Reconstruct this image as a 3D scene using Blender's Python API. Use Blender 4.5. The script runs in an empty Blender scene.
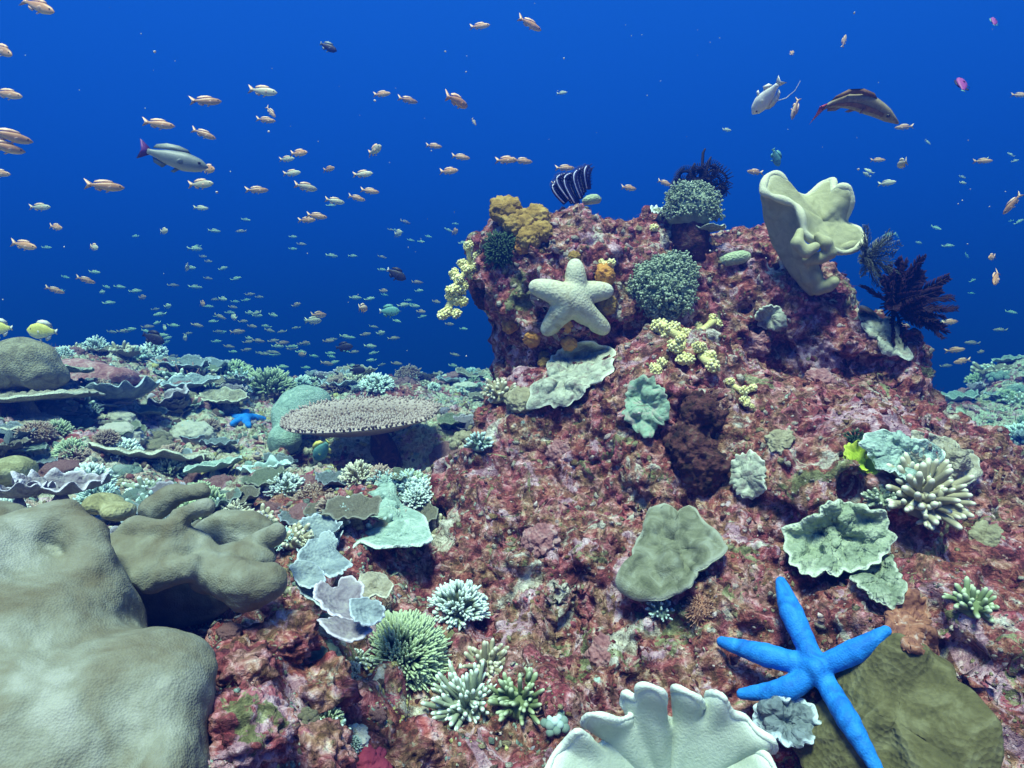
import bpy, math, random
import numpy as np
from mathutils import Vector, Matrix
from mathutils.bvhtree import BVHTree

# ------------------------------------------------------------------ camera, water light, sun, exposure
S = bpy.context.scene
COL = S.collection
R = math.radians
FPX = 667.0
PITCH = R(5.0)
cd = bpy.data.cameras.new("camera"); cam = bpy.data.objects.new("camera", cd); COL.objects.link(cam)
cd.sensor_width = 36.0; cd.lens = 36.0 * FPX / 1024.0; cd.clip_start = 0.02; cd.clip_end = 500
cam.location = (0, 0, 0); cam.rotation_euler = (R(90) - PITCH, 0, 0)
S.camera = cam

SUN_EL, SUN_AZ = 70.0, 200.0          # azimuth clockwise from +Y: light comes from above and behind the diver, a little left
W = bpy.data.worlds.new("World"); S.world = W; W.use_nodes = True
nt = W.node_tree; nt.nodes.clear()
def wn(t, **k):
    n = nt.nodes.new(t)
    for a, v in k.items(): setattr(n, a, v)
    return n
sky = wn('ShaderNodeTexSky', sky_type='NISHITA', sun_disc=False, sun_elevation=R(SUN_EL), sun_rotation=R(SUN_AZ))
bg_sky = wn('ShaderNodeBackground'); bg_sky.inputs['Strength'].default_value = 0.13
tint = wn('ShaderNodeMix', data_type='RGBA', blend_type='MULTIPLY'); tint.inputs[0].default_value = 1
tint.inputs[7].default_value = (0.92, 1.0, 0.85, 1)
nt.links.new(sky.outputs[0], tint.inputs[6]); nt.links.new(tint.outputs[2], bg_sky.inputs['Color'])
tc = wn('ShaderNodeTexCoord'); sep = wn('ShaderNodeSeparateXYZ'); nt.links.new(tc.outputs['Generated'], sep.inputs[0])
mr = wn('ShaderNodeMapRange'); mr.inputs[1].default_value = -0.35; mr.inputs[2].default_value = 0.75
nt.links.new(sep.outputs[2], mr.inputs[0])
rampw = wn('ShaderNodeValToRGB'); nt.links.new(mr.outputs[0], rampw.inputs[0])
els = rampw.color_ramp.elements
els[0].position = 0.0; els[0].color = (0.000, 0.020, 0.16, 1)
els[1].position = 1.0; els[1].color = (0.014, 0.092, 0.40, 1)
for p, c in ((0.30, (0.001, 0.032, 0.26, 1)), (0.50, (0.003, 0.050, 0.33, 1)), (0.72, (0.006, 0.070, 0.38, 1))):
    e = els.new(p); e.color = c
bg_w = wn('ShaderNodeBackground'); bg_w.inputs['Strength'].default_value = 1.0
nt.links.new(rampw.outputs[0], bg_w.inputs['Color'])
mr2 = wn('ShaderNodeMapRange', interpolation_type='SMOOTHSTEP'); mr2.inputs[1].default_value = 0.60; mr2.inputs[2].default_value = 0.80
nt.links.new(sep.outputs[2], mr2.inputs[0])
mixw = wn('ShaderNodeMixShader'); nt.links.new(mr2.outputs[0], mixw.inputs[0])
nt.links.new(bg_w.outputs[0], mixw.inputs[1]); nt.links.new(bg_sky.outputs[0], mixw.inputs[2])
ow = wn('ShaderNodeOutputWorld'); nt.links.new(mixw.outputs[0], ow.inputs[0])

sd = bpy.data.lights.new("sun", 'SUN'); sun = bpy.data.objects.new("sun", sd); COL.objects.link(sun)
sd.energy = 5.0; sd.angle = R(16); sd.color = (1.0, 0.89, 0.79)
_az = R(SUN_AZ); _el = R(SUN_EL)
sdir = Vector((math.sin(_az) * math.cos(_el), math.cos(_az) * math.cos(_el), math.sin(_el)))
sun.rotation_euler = sdir.to_track_quat('Z', 'Y').to_euler()
S.view_settings.view_transform = 'Standard'; S.view_settings.look = 'None'
S.view_settings.exposure = 0.90; S.view_settings.gamma = 1.0; S.view_settings.use_curve_mapping = False
cy = S.cycles
cy.use_denoising = True; cy.max_bounces = 5; cy.diffuse_bounces = 3; cy.glossy_bounces = 2; cy.volume_bounces = 0
cy.transmission_bounces = 2; cy.transparent_max_bounces = 4

HAZE_DENSITY = 0.22

# ------------------------------------------------------------------ numeric helpers
rng = np.random.default_rng(11)
random.seed(5)
def h3(ix, iy, iz, seed):
    n = (ix.astype(np.int64) * 374761393 + iy.astype(np.int64) * 668265263 + iz.astype(np.int64) * 2147483647 + seed * 974634777) & 0xffffffff
    n = ((n ^ (n >> 13)) * 1274126177) & 0xffffffff
    n = ((n ^ (n >> 16)) * 2246822519) & 0xffffffff
    return ((n ^ (n >> 15)) & 0xffff) / 65535.0
def vnoise(p, seed=0):
    f = np.floor(p); t = p - f; t = t * t * t * (t * (t * 6 - 15) + 10)
    i = f.astype(np.int64); out = 0
    for dx in (0, 1):
        wx = t[:, 0] if dx else 1 - t[:, 0]
        for dy in (0, 1):
            wy = t[:, 1] if dy else 1 - t[:, 1]
            for dz in (0, 1):
                wz = t[:, 2] if dz else 1 - t[:, 2]
                out = out + wx * wy * wz * h3(i[:, 0] + dx, i[:, 1] + dy, i[:, 2] + dz, seed)
    return out * 2 - 1
def fbm(p, freq, octv=3, seed=0, gain=0.5):
    s = 0; a = 1; tot = 0
    for k in range(octv):
        s = s + a * vnoise(p * freq + 17.3 * k, seed + k); tot += a; a *= gain; freq *= 2.07
    return s / tot
def sstep(a, b, x):
    t = np.clip((x - a) / (b - a), 0, 1); return t * t * (3 - 2 * t)
CF = np.array((0, math.cos(PITCH), -math.sin(PITCH))); CU = np.array((0, math.sin(PITCH), math.cos(PITCH))); CX = np.array((1.0, 0, 0))
def P(px, py, d):
    """point of the place seen at that spot of the photograph, d metres ahead of the lens"""
    return d * (CF + (px - 512) / FPX * CX - (py - 384) / FPX * CU)
def M(px, d): return px * d / FPX     # photo pixels to metres at depth d

# ------------------------------------------------------------------ object helpers
def meta(o, label=None, cat=None, group=None, kind=None):
    if label: o['label'] = label
    if cat: o['category'] = cat
    if group: o['group'] = group
    if kind: o['kind'] = kind
    return o
def empty(name, loc=(0, 0, 0), label=None, cat=None, group=None):
    o = bpy.data.objects.new(name, None); COL.objects.link(o); o.location = loc; o.empty_display_size = 0.02
    return meta(o, label, cat, group)
def link(name, V, F, mat, parent=None, smooth=True, attrs=None, colattr=None):
    me = bpy.data.meshes.new(name)
    V = np.asarray(V, dtype=np.float32)
    if isinstance(F, np.ndarray):
        n, k = F.shape
        me.vertices.add(len(V)); me.vertices.foreach_set('co', V.ravel())
        me.loops.add(n * k); me.loops.foreach_set('vertex_index', F.astype(np.int32).ravel())
        me.polygons.add(n); me.polygons.foreach_set('loop_start', np.arange(0, n * k, k, dtype=np.int32))
        try: me.polygons.foreach_set('loop_total', np.full(n, k, dtype=np.int32))
        except Exception: pass
        me.update(calc_edges=True); me.validate()
    else:
        me.from_pydata([tuple(map(float, v)) for v in V], [], [tuple(int(i) for i in f) for f in F]); me.update()
    if attrs:
        for an, arr in attrs.items():
            a = me.attributes.new(an, 'FLOAT', 'POINT'); a.data.foreach_set('value', np.asarray(arr, dtype=np.float32))
    if colattr is not None:
        a = me.attributes.new('hue', 'FLOAT_COLOR', 'POINT'); c = np.ones((len(V), 4), dtype=np.float32); c[:, :3] = colattr
        a.data.foreach_set('color', c.ravel())
    me.polygons.foreach_set('use_smooth', np.full(len(me.polygons), smooth))
    me.materials.append(mat)
    o = bpy.data.objects.new(name, me); COL.objects.link(o)
    if parent is not None: o.parent = parent
    return o
class MB:
    """collects vertices, faces and the 'tip' value of one mesh"""
    def __init__(s): s.v = []; s.f = []; s.t = []; s.n = 0
    def add(s, V, F, tip=0.0):
        V = np.asarray(V, dtype=float); s.v.append(V); s.t.append(np.broadcast_to(np.asarray(tip, dtype=float), (len(V),)).copy())
        for f in F: s.f.append([i + s.n for i in f])
        s.n += len(V)
    def build(s, name, mat, parent=None, smooth=True):
        V = np.concatenate(s.v); T = np.concatenate(s.t)
        return link(name, V, s.f, mat, parent, smooth, attrs={'tip': T})
_tubeF = {}
def tube(mb, pts, rad, seg=6, tip0=0.0, tip1=1.0, flat=1.0):
    """round-ended tapering tube through pts"""
    pts = np.asarray(pts, float); n = len(pts); rad = np.asarray(rad, float)
    d = np.gradient(pts, axis=0); d /= np.linalg.norm(d, axis=1)[:, None] + 1e-9
    a = np.array((0.31, 0.22, 0.92)) if abs(d[0][2]) < 0.8 else np.array((0.92, 0.3, 0.1))
    u = np.cross(d, a); u /= np.linalg.norm(u, axis=1)[:, None] + 1e-9; w = np.cross(d, u)
    ang = np.arange(seg) * 2 * math.pi / seg
    ring = (pts[:, None, :] + rad[:, None, None] * (np.cos(ang)[None, :, None] * u[:, None, :] + flat * np.sin(ang)[None, :, None] * w[:, None, :])).reshape(-1, 3)
    V = np.vstack([ring, pts[-1] + d[-1] * rad[-1] * 0.8, pts[0]])
    key = (n, seg)
    if key not in _tubeF:
        F = []
        for i in range(n - 1):
            for j in range(seg):
                k = (j + 1) % seg; F.append((i * seg + j, i * seg + k, (i + 1) * seg + k, (i + 1) * seg + j))
        for j in range(seg): F.append(((n - 1) * seg + j, (n - 1) * seg + (j + 1) % seg, n * seg)); F.append(((j + 1) % seg, j, n * seg + 1))
        _tubeF[key] = F
    t = np.repeat(np.linspace(tip0, tip1, n), seg); t = np.append(t, (tip1, tip0))
    mb.add(V, _tubeF[key], t)
def ico(sub):
    import bmesh
    bm = bmesh.new(); bmesh.ops.create_icosphere(bm, subdivisions=sub, radius=1.0)
    V = np.array([v.co[:] for v in bm.verts]); F = np.array([[v.index for v in f.verts] for f in bm.faces]); bm.free(); return V, F
ICO1 = ico(1); ICO2 = ico(2); ICO3 = ico(3); ICO4 = ico(5)
def ball(mb, c, r, k=ICO1, tip=0.0, jit=0.0):
    V, F = k; V = V * (np.asarray(r) if np.ndim(r) else r)
    if jit: V = V * (1 + jit * rng.uniform(-1, 1, (len(V), 1)))
    mb.add(V + np.asarray(c), F, tip)

# ---- implicit surfaces
def smin(a, b, k):
    h = np.clip(0.5 + 0.5 * (b - a) / k, 0, 1); return b * (1 - h) + a * h - k * h * (1 - h)
def nets(Fv, org, h):
    nx, ny, nz = Fv.shape; s = Fv < 0
    cnt = np.zeros((nx - 1, ny - 1, nz - 1), np.int8)
    for a in (0, 1):
        for b in (0, 1):
            for c in (0, 1): cnt += s[a:nx - 1 + a, b:ny - 1 + b, c:nz - 1 + c]
    idx = np.argwhere((cnt > 0) & (cnt < 8)); N = len(idx)
    ids = np.full((nx - 1, ny - 1, nz - 1), -1, np.int64); ids[tuple(idx.T)] = np.arange(N)
    acc = np.zeros((N, 3)); num = np.zeros(N); corners = [(a, b, c) for a in (0, 1) for b in (0, 1) for c in (0, 1)]
    for p in corners:
        for ax in range(3):
            if p[ax]: continue
            q = list(p); q[ax] = 1
            f0 = Fv[idx[:, 0] + p[0], idx[:, 1] + p[1], idx[:, 2] + p[2]]; f1 = Fv[idx[:, 0] + q[0], idx[:, 1] + q[1], idx[:, 2] + q[2]]
            m = (f0 < 0) != (f1 < 0); t = np.where(m, f0 / (f0 - f1 + 1e-12), 0)
            pos = np.tile(np.array(p, float), (N, 1)); pos[:, ax] = t
            acc += pos * m[:, None]; num += m
    V = (idx + acc / num[:, None]) * h + org
    Fs = []
    for ax in range(3):
        sl0 = [slice(1, -1)] * 3; sl0[ax] = slice(0, -1); sl1 = [slice(1, -1)] * 3; sl1[ax] = slice(1, None)
        A = s[tuple(sl0)]; B = s[tuple(sl1)]
        e = np.argwhere(A != B); inside = A[tuple(e.T)]
        base = e.copy()
        for k in range(3):
            if k != ax: base[:, k] += 1
        b1, b2 = [(1, 2), (2, 0), (0, 1)][ax]
        def cell(o1, o2):
            c = base.copy(); c[:, b1] -= o1; c[:, b2] -= o2; return ids[c[:, 0], c[:, 1], c[:, 2]]
        q = np.stack([cell(1, 1), cell(0, 1), cell(0, 0), cell(1, 0)], 1)
        q[~inside] = q[~inside][:, ::-1]; Fs.append(q)
    Fq = np.concatenate(Fs); Fq = Fq[(Fq >= 0).all(1)]
    return V, Fq
def vnormals(V, F):
    a = V[F[:, 0]]; b = V[F[:, 1]]; c = V[F[:, 2]]; d = V[F[:, 3]] if F.shape[1] == 4 else a
    n = np.cross(c - a, d - b) if F.shape[1] == 4 else np.cross(b - a, c - a)
    N = np.zeros_like(V)
    for k in range(F.shape[1]): np.add.at(N, F[:, k], n)
    return N / (np.linalg.norm(N, axis=1)[:, None] + 1e-12)
def subdiv(V, F):
    """split each quad in four (bilinear)"""
    n = len(V); E = np.concatenate([F[:, [0, 1]], F[:, [1, 2]], F[:, [2, 3]], F[:, [3, 0]]]); Es = np.sort(E, 1)
    u, inv = np.unique(Es, axis=0, return_inverse=True); inv = inv.ravel(); m = len(F)
    V2 = np.concatenate([V, V[u].mean(1), V[F].mean(1)])
    e = [n + inv[k * m:(k + 1) * m] for k in range(4)]; c = n + len(u) + np.arange(m)
    F2 = np.concatenate([np.stack([F[:, k], e[k], c, e[(k + 3) % 4]], 1) for k in range(4)])
    return V2, F2
def blob_mesh(prims, k, h, pad=0.03, carve=(), kc=0.03):
    """prims: ('e', centre, radii, axes) ellipsoid | ('c', a, b, ra, rb) capsule"""
    lo = np.full(3, 1e9); hi = -lo
    for p in prims:
        if p[0] == 'e': r = max(p[2]); pp = [p[1]]
        else: r = max(p[3], p[4]); pp = [p[1], p[2]]
        for q in pp: lo = np.minimum(lo, np.asarray(q) - r); hi = np.maximum(hi, np.asarray(q) + r)
    lo -= pad; hi += pad
    ax = [np.arange(lo[i], hi[i] + h, h, dtype=np.float32) for i in range(3)]
    G = np.stack(np.meshgrid(*ax, indexing='ij'), -1)
    def ev(p):
        if p[0] == 'e':
            q = G - np.asarray(p[1], np.float32)
            if p[3] is not None: q = q @ np.asarray(p[3], np.float32).T
            rr = np.asarray(p[2], np.float32); k0 = np.linalg.norm(q / rr, axis=-1); k1 = np.linalg.norm(q / rr ** 2, axis=-1)
            return k0 * (k0 - 1) / (k1 + 1e-6)
        a = np.asarray(p[1], np.float32); b = np.asarray(p[2], np.float32); ba = b - a
        t = np.clip(((G - a) @ ba) / max(ba @ ba, 1e-9), 0, 1)
        return np.linalg.norm(G - a - t[..., None] * ba, axis=-1) - (p[3] + (p[4] - p[3]) * t)
    D = None
    for p in prims:
        d = ev(p); D = d if D is None else smin(D, d, k)
    for p in carve: D = -smin(-D, ev(p), kc)
    V, F = nets(D, lo, h); return V, F
CAMAX = np.stack([CX, CF, CU])
def E(px, py, d, rx, ry, rd):
    """ellipsoid: place and half-width / half-height in photo pixels at depth d, half-depth rd in metres"""
    return ('e', P(px, py, d), (M(rx, d), rd, M(ry, d)), CAMAX)

# ------------------------------------------------------------------ materials
def mat(name, stops, scale=8.0, rough=0.75, bump=0.4, bscale=60.0, tip=None, spec=0.25, coords='Object', dist=1.0, detail=6, vor=None, vary=0.0, hue=False, bdist=0.004, sss=0.0):
    m = bpy.data.materials.new(name); m.use_nodes = True; t = m.node_tree; N = t.nodes; L = t.links
    b = N['Principled BSDF']; b.inputs['Roughness'].default_value = rough; b.inputs['Specular IOR Level'].default_value = spec
    if coords == 'Object': c = N.new('ShaderNodeTexCoord').outputs['Object']
    else: c = N.new('ShaderNodeNewGeometry').outputs['Position']
    n = N.new('ShaderNodeTexNoise'); n.inputs['Scale'].default_value = scale; n.inputs['Detail'].default_value = detail; n.inputs['Roughness'].default_value = 0.62; n.inputs['Distortion'].default_value = dist
    L.new(c, n.inputs['Vector'])
    r = N.new('ShaderNodeValToRGB'); L.new(n.outputs['Fac'], r.inputs[0]); e = r.color_ramp.elements
    ns = len(stops)
    for i, s in enumerate(stops):
        if len(s) == 3: p = 0.32 + 0.36 * i / max(1, ns - 1); cc = s
        else: p = s[0]; cc = s[1:]
        if i == 0: e[0].position = p; e[0].color = (*cc, 1)
        elif i == ns - 1: e[-1].position = p; e[-1].color = (*cc, 1)
        else: x = e.new(p); x.color = (*cc, 1)
    col = r.outputs[0]
    if hue:
        a = N.new('ShaderNodeAttribute'); a.attribute_name = 'hue'
        mx = N.new('ShaderNodeMix'); mx.data_type = 'RGBA'; mx.blend_type = 'MULTIPLY'; mx.inputs[0].default_value = 1
        L.new(col, mx.inputs[6]); L.new(a.outputs['Color'], mx.inputs[7]); col = mx.outputs[2]
    if tip is not None:
        a = N.new('ShaderNodeAttribute'); a.attribute_name = 'tip'
        mp = N.new('ShaderNodeMapRange'); mp.interpolation_type = 'SMOOTHSTEP'; mp.inputs[1].default_value = tip[3] if len(tip) > 3 else 0.55; mp.inputs[2].default_value = 1.0
        L.new(a.outputs['Fac'], mp.inputs[0])
        mx = N.new('ShaderNodeMix'); mx.data_type = 'RGBA'; L.new(mp.outputs[0], mx.inputs[0]); L.new(col, mx.inputs[6]); mx.inputs[7].default_value = (*tip[:3], 1); col = mx.outputs[2]
    if vary:
        oi = N.new('ShaderNodeObjectInfo'); hs = N.new('ShaderNodeHueSaturation')
        mp = N.new('ShaderNodeMapRange'); mp.inputs[3].default_value = 1 - vary; mp.inputs[4].default_value = 1 + vary
        L.new(oi.outputs['Random'], mp.inputs[0]); L.new(mp.outputs[0], hs.inputs['Value']); L.new(col, hs.inputs['Color']); col = hs.outputs[0]
    L.new(col, b.inputs['Base Color'])
    if sss:
        b.inputs['Subsurface Weight'].default_value = sss; b.inputs['Subsurface Scale'].default_value = 0.01
    if bump:
        if vor:
            v = N.new('ShaderNodeTexVoronoi'); v.inputs['Scale'].default_value = vor; L.new(c, v.inputs['Vector']); hgt = v.outputs['Distance']
        else:
            n2 = N.new('ShaderNodeTexNoise'); n2.inputs['Scale'].default_value = bscale; n2.inputs['Detail'].default_value = 4; L.new(c, n2.inputs['Vector']); hgt = n2.outputs['Fac']
        bp = N.new('ShaderNodeBump'); bp.inputs['Strength'].default_value = bump; bp.inputs['Distance'].default_value = bdist
        L.new(hgt, bp.inputs['Height']); L.new(bp.outputs[0], b.inputs['Normal'])
    return m

def rock_mat(name, pal_a, pal_b, patch, speck, s1=2.6):
    """encrusted reef rock: two mottled palettes, patches of crust, pale specks"""
    m = bpy.data.materials.new(name); m.use_nodes = True; t = m.node_tree; N = t.nodes; L = t.links
    b = N['Principled BSDF']; b.inputs['Roughness'].default_value = 0.85; b.inputs['Specular IOR Level'].default_value = 0.2
    c = N.new('ShaderNodeNewGeometry').outputs['Position']
    def noise(sc, det=5, di=0.0, ro=0.6):
        n = N.new('ShaderNodeTexNoise'); n.inputs['Scale'].default_value = sc; n.inputs['Detail'].default_value = det; n.inputs['Roughness'].default_value = ro; n.inputs['Distortion'].default_value = di
        L.new(c, n.inputs['Vector']); return n
    def ramp(src, stops):
        r = N.new('ShaderNodeValToRGB'); L.new(src, r.inputs[0]); e = r.color_ramp.elements
        for i, (p, cc) in enumerate(stops):
            if i == 0: x = e[0]; x.position = p
            elif i == len(stops) - 1: x = e[-1]; x.position = p
            else: x = e.new(p)
            x.color = (*cc, 1)
        return r.outputs[0]
    def mix(f, a, bb):
        mx = N.new('ShaderNodeMix'); mx.data_type = 'RGBA'; L.new(f, mx.inputs[0]); L.new(a, mx.inputs[6]); L.new(bb, mx.inputs[7]); return mx.outputs[2]
    def mask(src, a, bb):
        mp = N.new('ShaderNodeMapRange'); mp.interpolation_type = 'SMOOTHSTEP'; mp.inputs[1].default_value = a; mp.inputs[2].default_value = bb; L.new(src, mp.inputs[0]); return mp.outputs[0]
    fine = noise(38, 8, 0.6, 0.72); mid = noise(11, 6, 1.2, 0.65); big = noise(s1, 4, 0.8)
    A = ramp(fine.outputs['Fac'], pal_a); B = ramp(fine.outputs['Fac'], pal_b)
    base = mix(mask(mid.outputs['Fac'], 0.44, 0.60), A, B)
    hue = ramp(noise(s1 * 1.7, 3, 1.5).outputs['Color'], patch)
    mx = N.new('ShaderNodeMix'); mx.data_type = 'RGBA'; mx.blend_type = 'MULTIPLY'; mx.inputs[0].default_value = 1; L.new(base, mx.inputs[6]); L.new(hue, mx.inputs[7]); base = mx.outputs[2]
    v = N.new('ShaderNodeTexVoronoi'); v.inputs['Scale'].default_value = 26; L.new(c, v.inputs['Vector'])
    n5 = noise(70, 3); cr = N.new('ShaderNodeMath'); cr.operation = 'ADD'; L.new(v.outputs['Distance'], cr.inputs[0])
    ml = N.new('ShaderNodeMath'); ml.operation = 'MULTIPLY'; ml.inputs[1].default_value = 0.9; L.new(n5.outputs['Fac'], ml.inputs[0]); L.new(ml.outputs[0], cr.inputs[1])
    vm = mask(cr.outputs[0], 0.62, 0.50)
    sc = ramp(v.outputs['Color'], speck)
    mk = N.new('ShaderNodeMath'); mk.operation = 'MULTIPLY'; L.new(vm, mk.inputs[0]); L.new(mask(noise(5, 4).outputs['Fac'], 0.46, 0.60), mk.inputs[1])
    col = mix(mk.outputs[0], base, sc)
    def crusted(seedv, sc, lo, hi, stops, det=4):
        nonlocal col
        mpn = N.new('ShaderNodeMapping'); mpn.inputs['Location'].default_value = seedv; L.new(c, mpn.inputs['Vector'])
        n = N.new('ShaderNodeTexNoise'); n.inputs['Scale'].default_value = sc; n.inputs['Detail'].default_value = det; n.inputs['Roughness'].default_value = .68; n.inputs['Distortion'].default_value = .8; L.new(mpn.outputs[0], n.inputs['Vector'])
        col = mix(mask(n.outputs['Fac'], lo, hi), col, ramp(fine.outputs['Fac'], stops))
    crusted((3.1, 7.7, 1.3), 5.5, .57, .62, [(.34, (.16, .12, .10)), (.46, (.40, .36, .31)), (.58, (.66, .63, .56)), (.70, (.82, .80, .74))], 8)
    crusted((9.4, 2.2, 5.1), 6.5, .56, .60, [(.34, (.16, .07, .11)), (.48, (.42, .24, .31)), (.60, (.66, .48, .54)), (.72, (.84, .74, .78))], 8)
    crusted((1.4, 4.9, 8.8), 7.5, .60, .63, [(.34, (.05, .05, .02)), (.48, (.17, .17, .08)), (.60, (.34, .35, .20)), (.72, (.55, .58, .42))], 7)
    crusted((6.6, 0.9, 2.7), 9.0, .625, .66, [(.34, (.16, .03, .05)), (.5, (.36, .09, .13)), (.66, (.56, .27, .30))], 6)
    L.new(col, b.inputs['Base Color'])
    add = N.new('ShaderNodeMath'); add.operation = 'ADD'; L.new(fine.outputs['Fac'], add.inputs[0]); L.new(noise(140, 3).outputs['Fac'], add.inputs[1])
    bp = N.new('ShaderNodeBump'); bp.inputs['Strength'].default_value = 0.9; bp.inputs['Distance'].default_value = 0.010
    L.new(add.outputs[0], bp.inputs['Height']); L.new(bp.outputs[0], b.inputs['Normal'])
    return m

MR = rock_mat('crusted_red_rock',
    [(0.32, (0.035, 0.010, 0.012)), (0.44, (0.11, 0.030, 0.035)), (0.52, (0.28, 0.07, 0.075)), (0.61, (0.52, 0.22, 0.22)), (0.71, (0.76, 0.56, 0.54))],
    [(0.32, (0.05, 0.025, 0.018)), (0.44, (0.16, 0.085, 0.055)), (0.52, (0.38, 0.20, 0.16)), (0.60, (0.60, 0.40, 0.37)), (0.70, (0.82, 0.72, 0.69))],
    [(0.34, (1.0, 0.60, 0.82)), (0.43, (1.0, 0.95, 1.12)), (0.52, (0.88, 0.92, 0.70)), (0.58, (1.05, 0.98, 1.15)), (0.66, (1.0, 0.62, 0.60))],
    [(0.0, (0.80, 0.72, 0.78)), (0.3, (0.40, 0.14, 0.18)), (0.5, (0.50, 0.50, 0.36)), (0.75, (0.45, 0.62, 0.56)), (1.0, (0.75, 0.42, 0.35))])
MG = rock_mat('crusted_seabed',
    [(0.30, (0.07, 0.03, 0.035)), (0.42, (0.27, 0.18, 0.16)), (0.51, (0.50, 0.42, 0.37)), (0.60, (0.66, 0.62, 0.55)), (0.72, (0.82, 0.81, 0.76))],
    [(0.30, (0.08, 0.05, 0.04)), (0.42, (0.32, 0.30, 0.25)), (0.52, (0.54, 0.54, 0.46)), (0.62, (0.68, 0.70, 0.62)), (0.74, (0.80, 0.84, 0.78))],
    [(0.30, (1.0, 0.55, 0.62)), (0.42, (1.0, 0.88, 0.82)), (0.54, (0.82, 1.0, 0.88)), (0.66, (1.0, 0.70, 0.72))],
    [(0.0, (0.78, 0.76, 0.80)), (0.3, (0.60, 0.20, 0.28)), (0.5, (0.60, 0.64, 0.36)), (0.75, (0.40, 0.66, 0.62)), (1.0, (0.55, 0.50, 0.66))], 2.1)

# ------------------------------------------------------------------ the seabed (one sheet) and the outcrop
def ground_h(x, y):
    r = np.hypot(x, y)
    z = -0.52 + 0 * x
    z = z + 0.30 * sstep(-1.1, -2.6, x) * sstep(1.2, 2.6, y) * (1 - sstep(4.2, 5.6, y))
    z = z + 0.05 * np.exp(-((x + 0.9) ** 2 + (y - 5.3) ** 2) / 1.3)
    z = z - 0.42 * sstep(1.0, 2.2, x) * sstep(1.6, 3.0, y)
    z = z + 0.80 * np.exp(-((x - 4.3) ** 2 / 0.9 + (y - 5.2) ** 2 / 1.6)) + 0.2 * np.exp(-((x - 3.0) ** 2 / 0.25 + (y - 4.6) ** 2 / 0.8))
    z = z - 0.34 * sstep(2.28, 2.5, y) * (1 - sstep(2.98, 3.12, y)) * sstep(-1.02, -.86, x) * (1 - sstep(-.30, -.12, x)) + .05 * np.exp(-((x + 0.62) ** 2 / 0.3 + (y - 3.35) ** 2 / 0.06))           # hollow under the table coral
    z = z - 0.10 * np.exp(-((x + 0.45) ** 2 / 0.02 + (y - 1.35) ** 2 / 0.03))
    z = z - 0.24 * sstep(-0.42, -0.12, x) * (1 - sstep(1.5, 2.2, y))
    edge = 6.3 + 0.5 * np.sin(x * 1.3) - 0.9 * sstep(1.5, 3, x)
    z = z - 6.5 * sstep(edge, edge + 6, y) - 7 * sstep(9, 40, r) * sstep(2, 8, y) - 3.0 * sstep(5, 12, np.abs(x))
    return z
def rough(p, amp=1.0):
    n = 0.070 * fbm(p, 2.6, 2, 3) + 0.045 * (0.5 - np.abs(fbm(p, 7.0, 2, 9))) + 0.028 * fbm(p, 19, 2, 21) + 0.013 * fbm(p, 48, 2, 31)
    return amp * n
th = np.concatenate([np.linspace(-180, -52, 60, endpoint=False), np.linspace(-52, 52, 720), np.linspace(52, 180, 60, endpoint=False)[1:]])
ra = np.geomspace(0.35, 46, 470); T_, R_ = np.meshgrid(np.radians(th), ra, indexing='ij')
gx = (R_ * np.sin(T_)).ravel(); gy = (R_ * np.cos(T_)).ravel(); gz = ground_h(gx, gy)
pp = np.stack([gx, gy, gz], 1)
far = sstep(9, 4, R_.ravel())
gz = gz + rough(pp) * 1.15 + 0.10 * fbm(pp, 1.1, 2, 77) * sstep(1.5, 3, gy)
gx = gx + 0.030 * fbm(pp, 13, 2, 51) * far; gy = gy + 0.030 * fbm(pp, 13, 2, 61) * far
nT, nR = T_.shape
ii, jj = np.meshgrid(np.arange(nT), np.arange(nR - 1), indexing='ij'); i2 = (ii + 1) % nT
GF = np.stack([ii * nR + jj, ii * nR + jj + 1, i2 * nR + jj + 1, i2 * nR + jj], -1).reshape(-1, 4)[:, ::-1]
GV = np.stack([gx, gy, gz], 1)
ci = len(GV); GV = np.vstack([GV, [0, 0, -0.52]])
seabed = link('seabed', GV, GF.copy(), MG); seabed['kind'] = 'structure'
seabed.data.materials.append(MR)
_c = GV[GF].mean(1); _w = fbm(_c, 5.0, 3, 41)
_red = ((_c[:, 0] > -1.0) & (_c[:, 1] < 2.3) & (_w + 1.1 * sstep(-1.0, -.45, _c[:, 0]) * sstep(2.5, 1.6, _c[:, 1]) > .45)) | ((_w > .22) & (_c[:, 1] < 7))
seabed.data.polygons.foreach_set('material_index', _red[:len(seabed.data.polygons)].astype(np.int32))

prims = [E(565, 292, 2.25, 82, 76, .27), E(512, 268, 2.25, 42, 44, .15), E(538, 362, 2.30, 52, 62, .2), E(530, 420, 2.25, 52, 50, .2), E(655, 312, 2.42, 92, 92, .33), E(752, 318, 2.40, 88, 92, .33), E(835, 398, 2.25, 84, 88, .33),
         E(890, 520, 2.0, 118, 128, .40), E(948, 512, 2.0, 86, 92, .35), E(985, 655, 1.7, 150, 165, .42), E(575, 455, 2.18, 112, 95, .33), E(520, 500, 2.1, 85, 70, .25), E(680, 470, 2.0, 133, 130, .40),
         E(800, 520, 1.86, 150, 150, .45), E(560, 625, 1.85, 150, 150, .42), E(705, 700, 1.6, 190, 190, .45), E(900, 790, 1.35, 230, 220, .42),
         E(600, 850, 1.4, 230, 215, .45), E(410, 790, 1.5, 160, 165, .36), E(330, 800, 1.35, 140, 140, .30), E(1150, 800, 1.4, 200, 220, .5)]
carve = [E(700, 470, 1.50, 34, 42, .12), E(448, 430, 2.2, 45, 36, .25), E(610, 340, 1.88, 14, 20, .06)]
V, F = blob_mesh(prims, 0.07, 0.0125, carve=carve, kc=0.04)
keep = (V[F].mean(1)[:, 2] > -1.25); F = F[keep]
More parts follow.
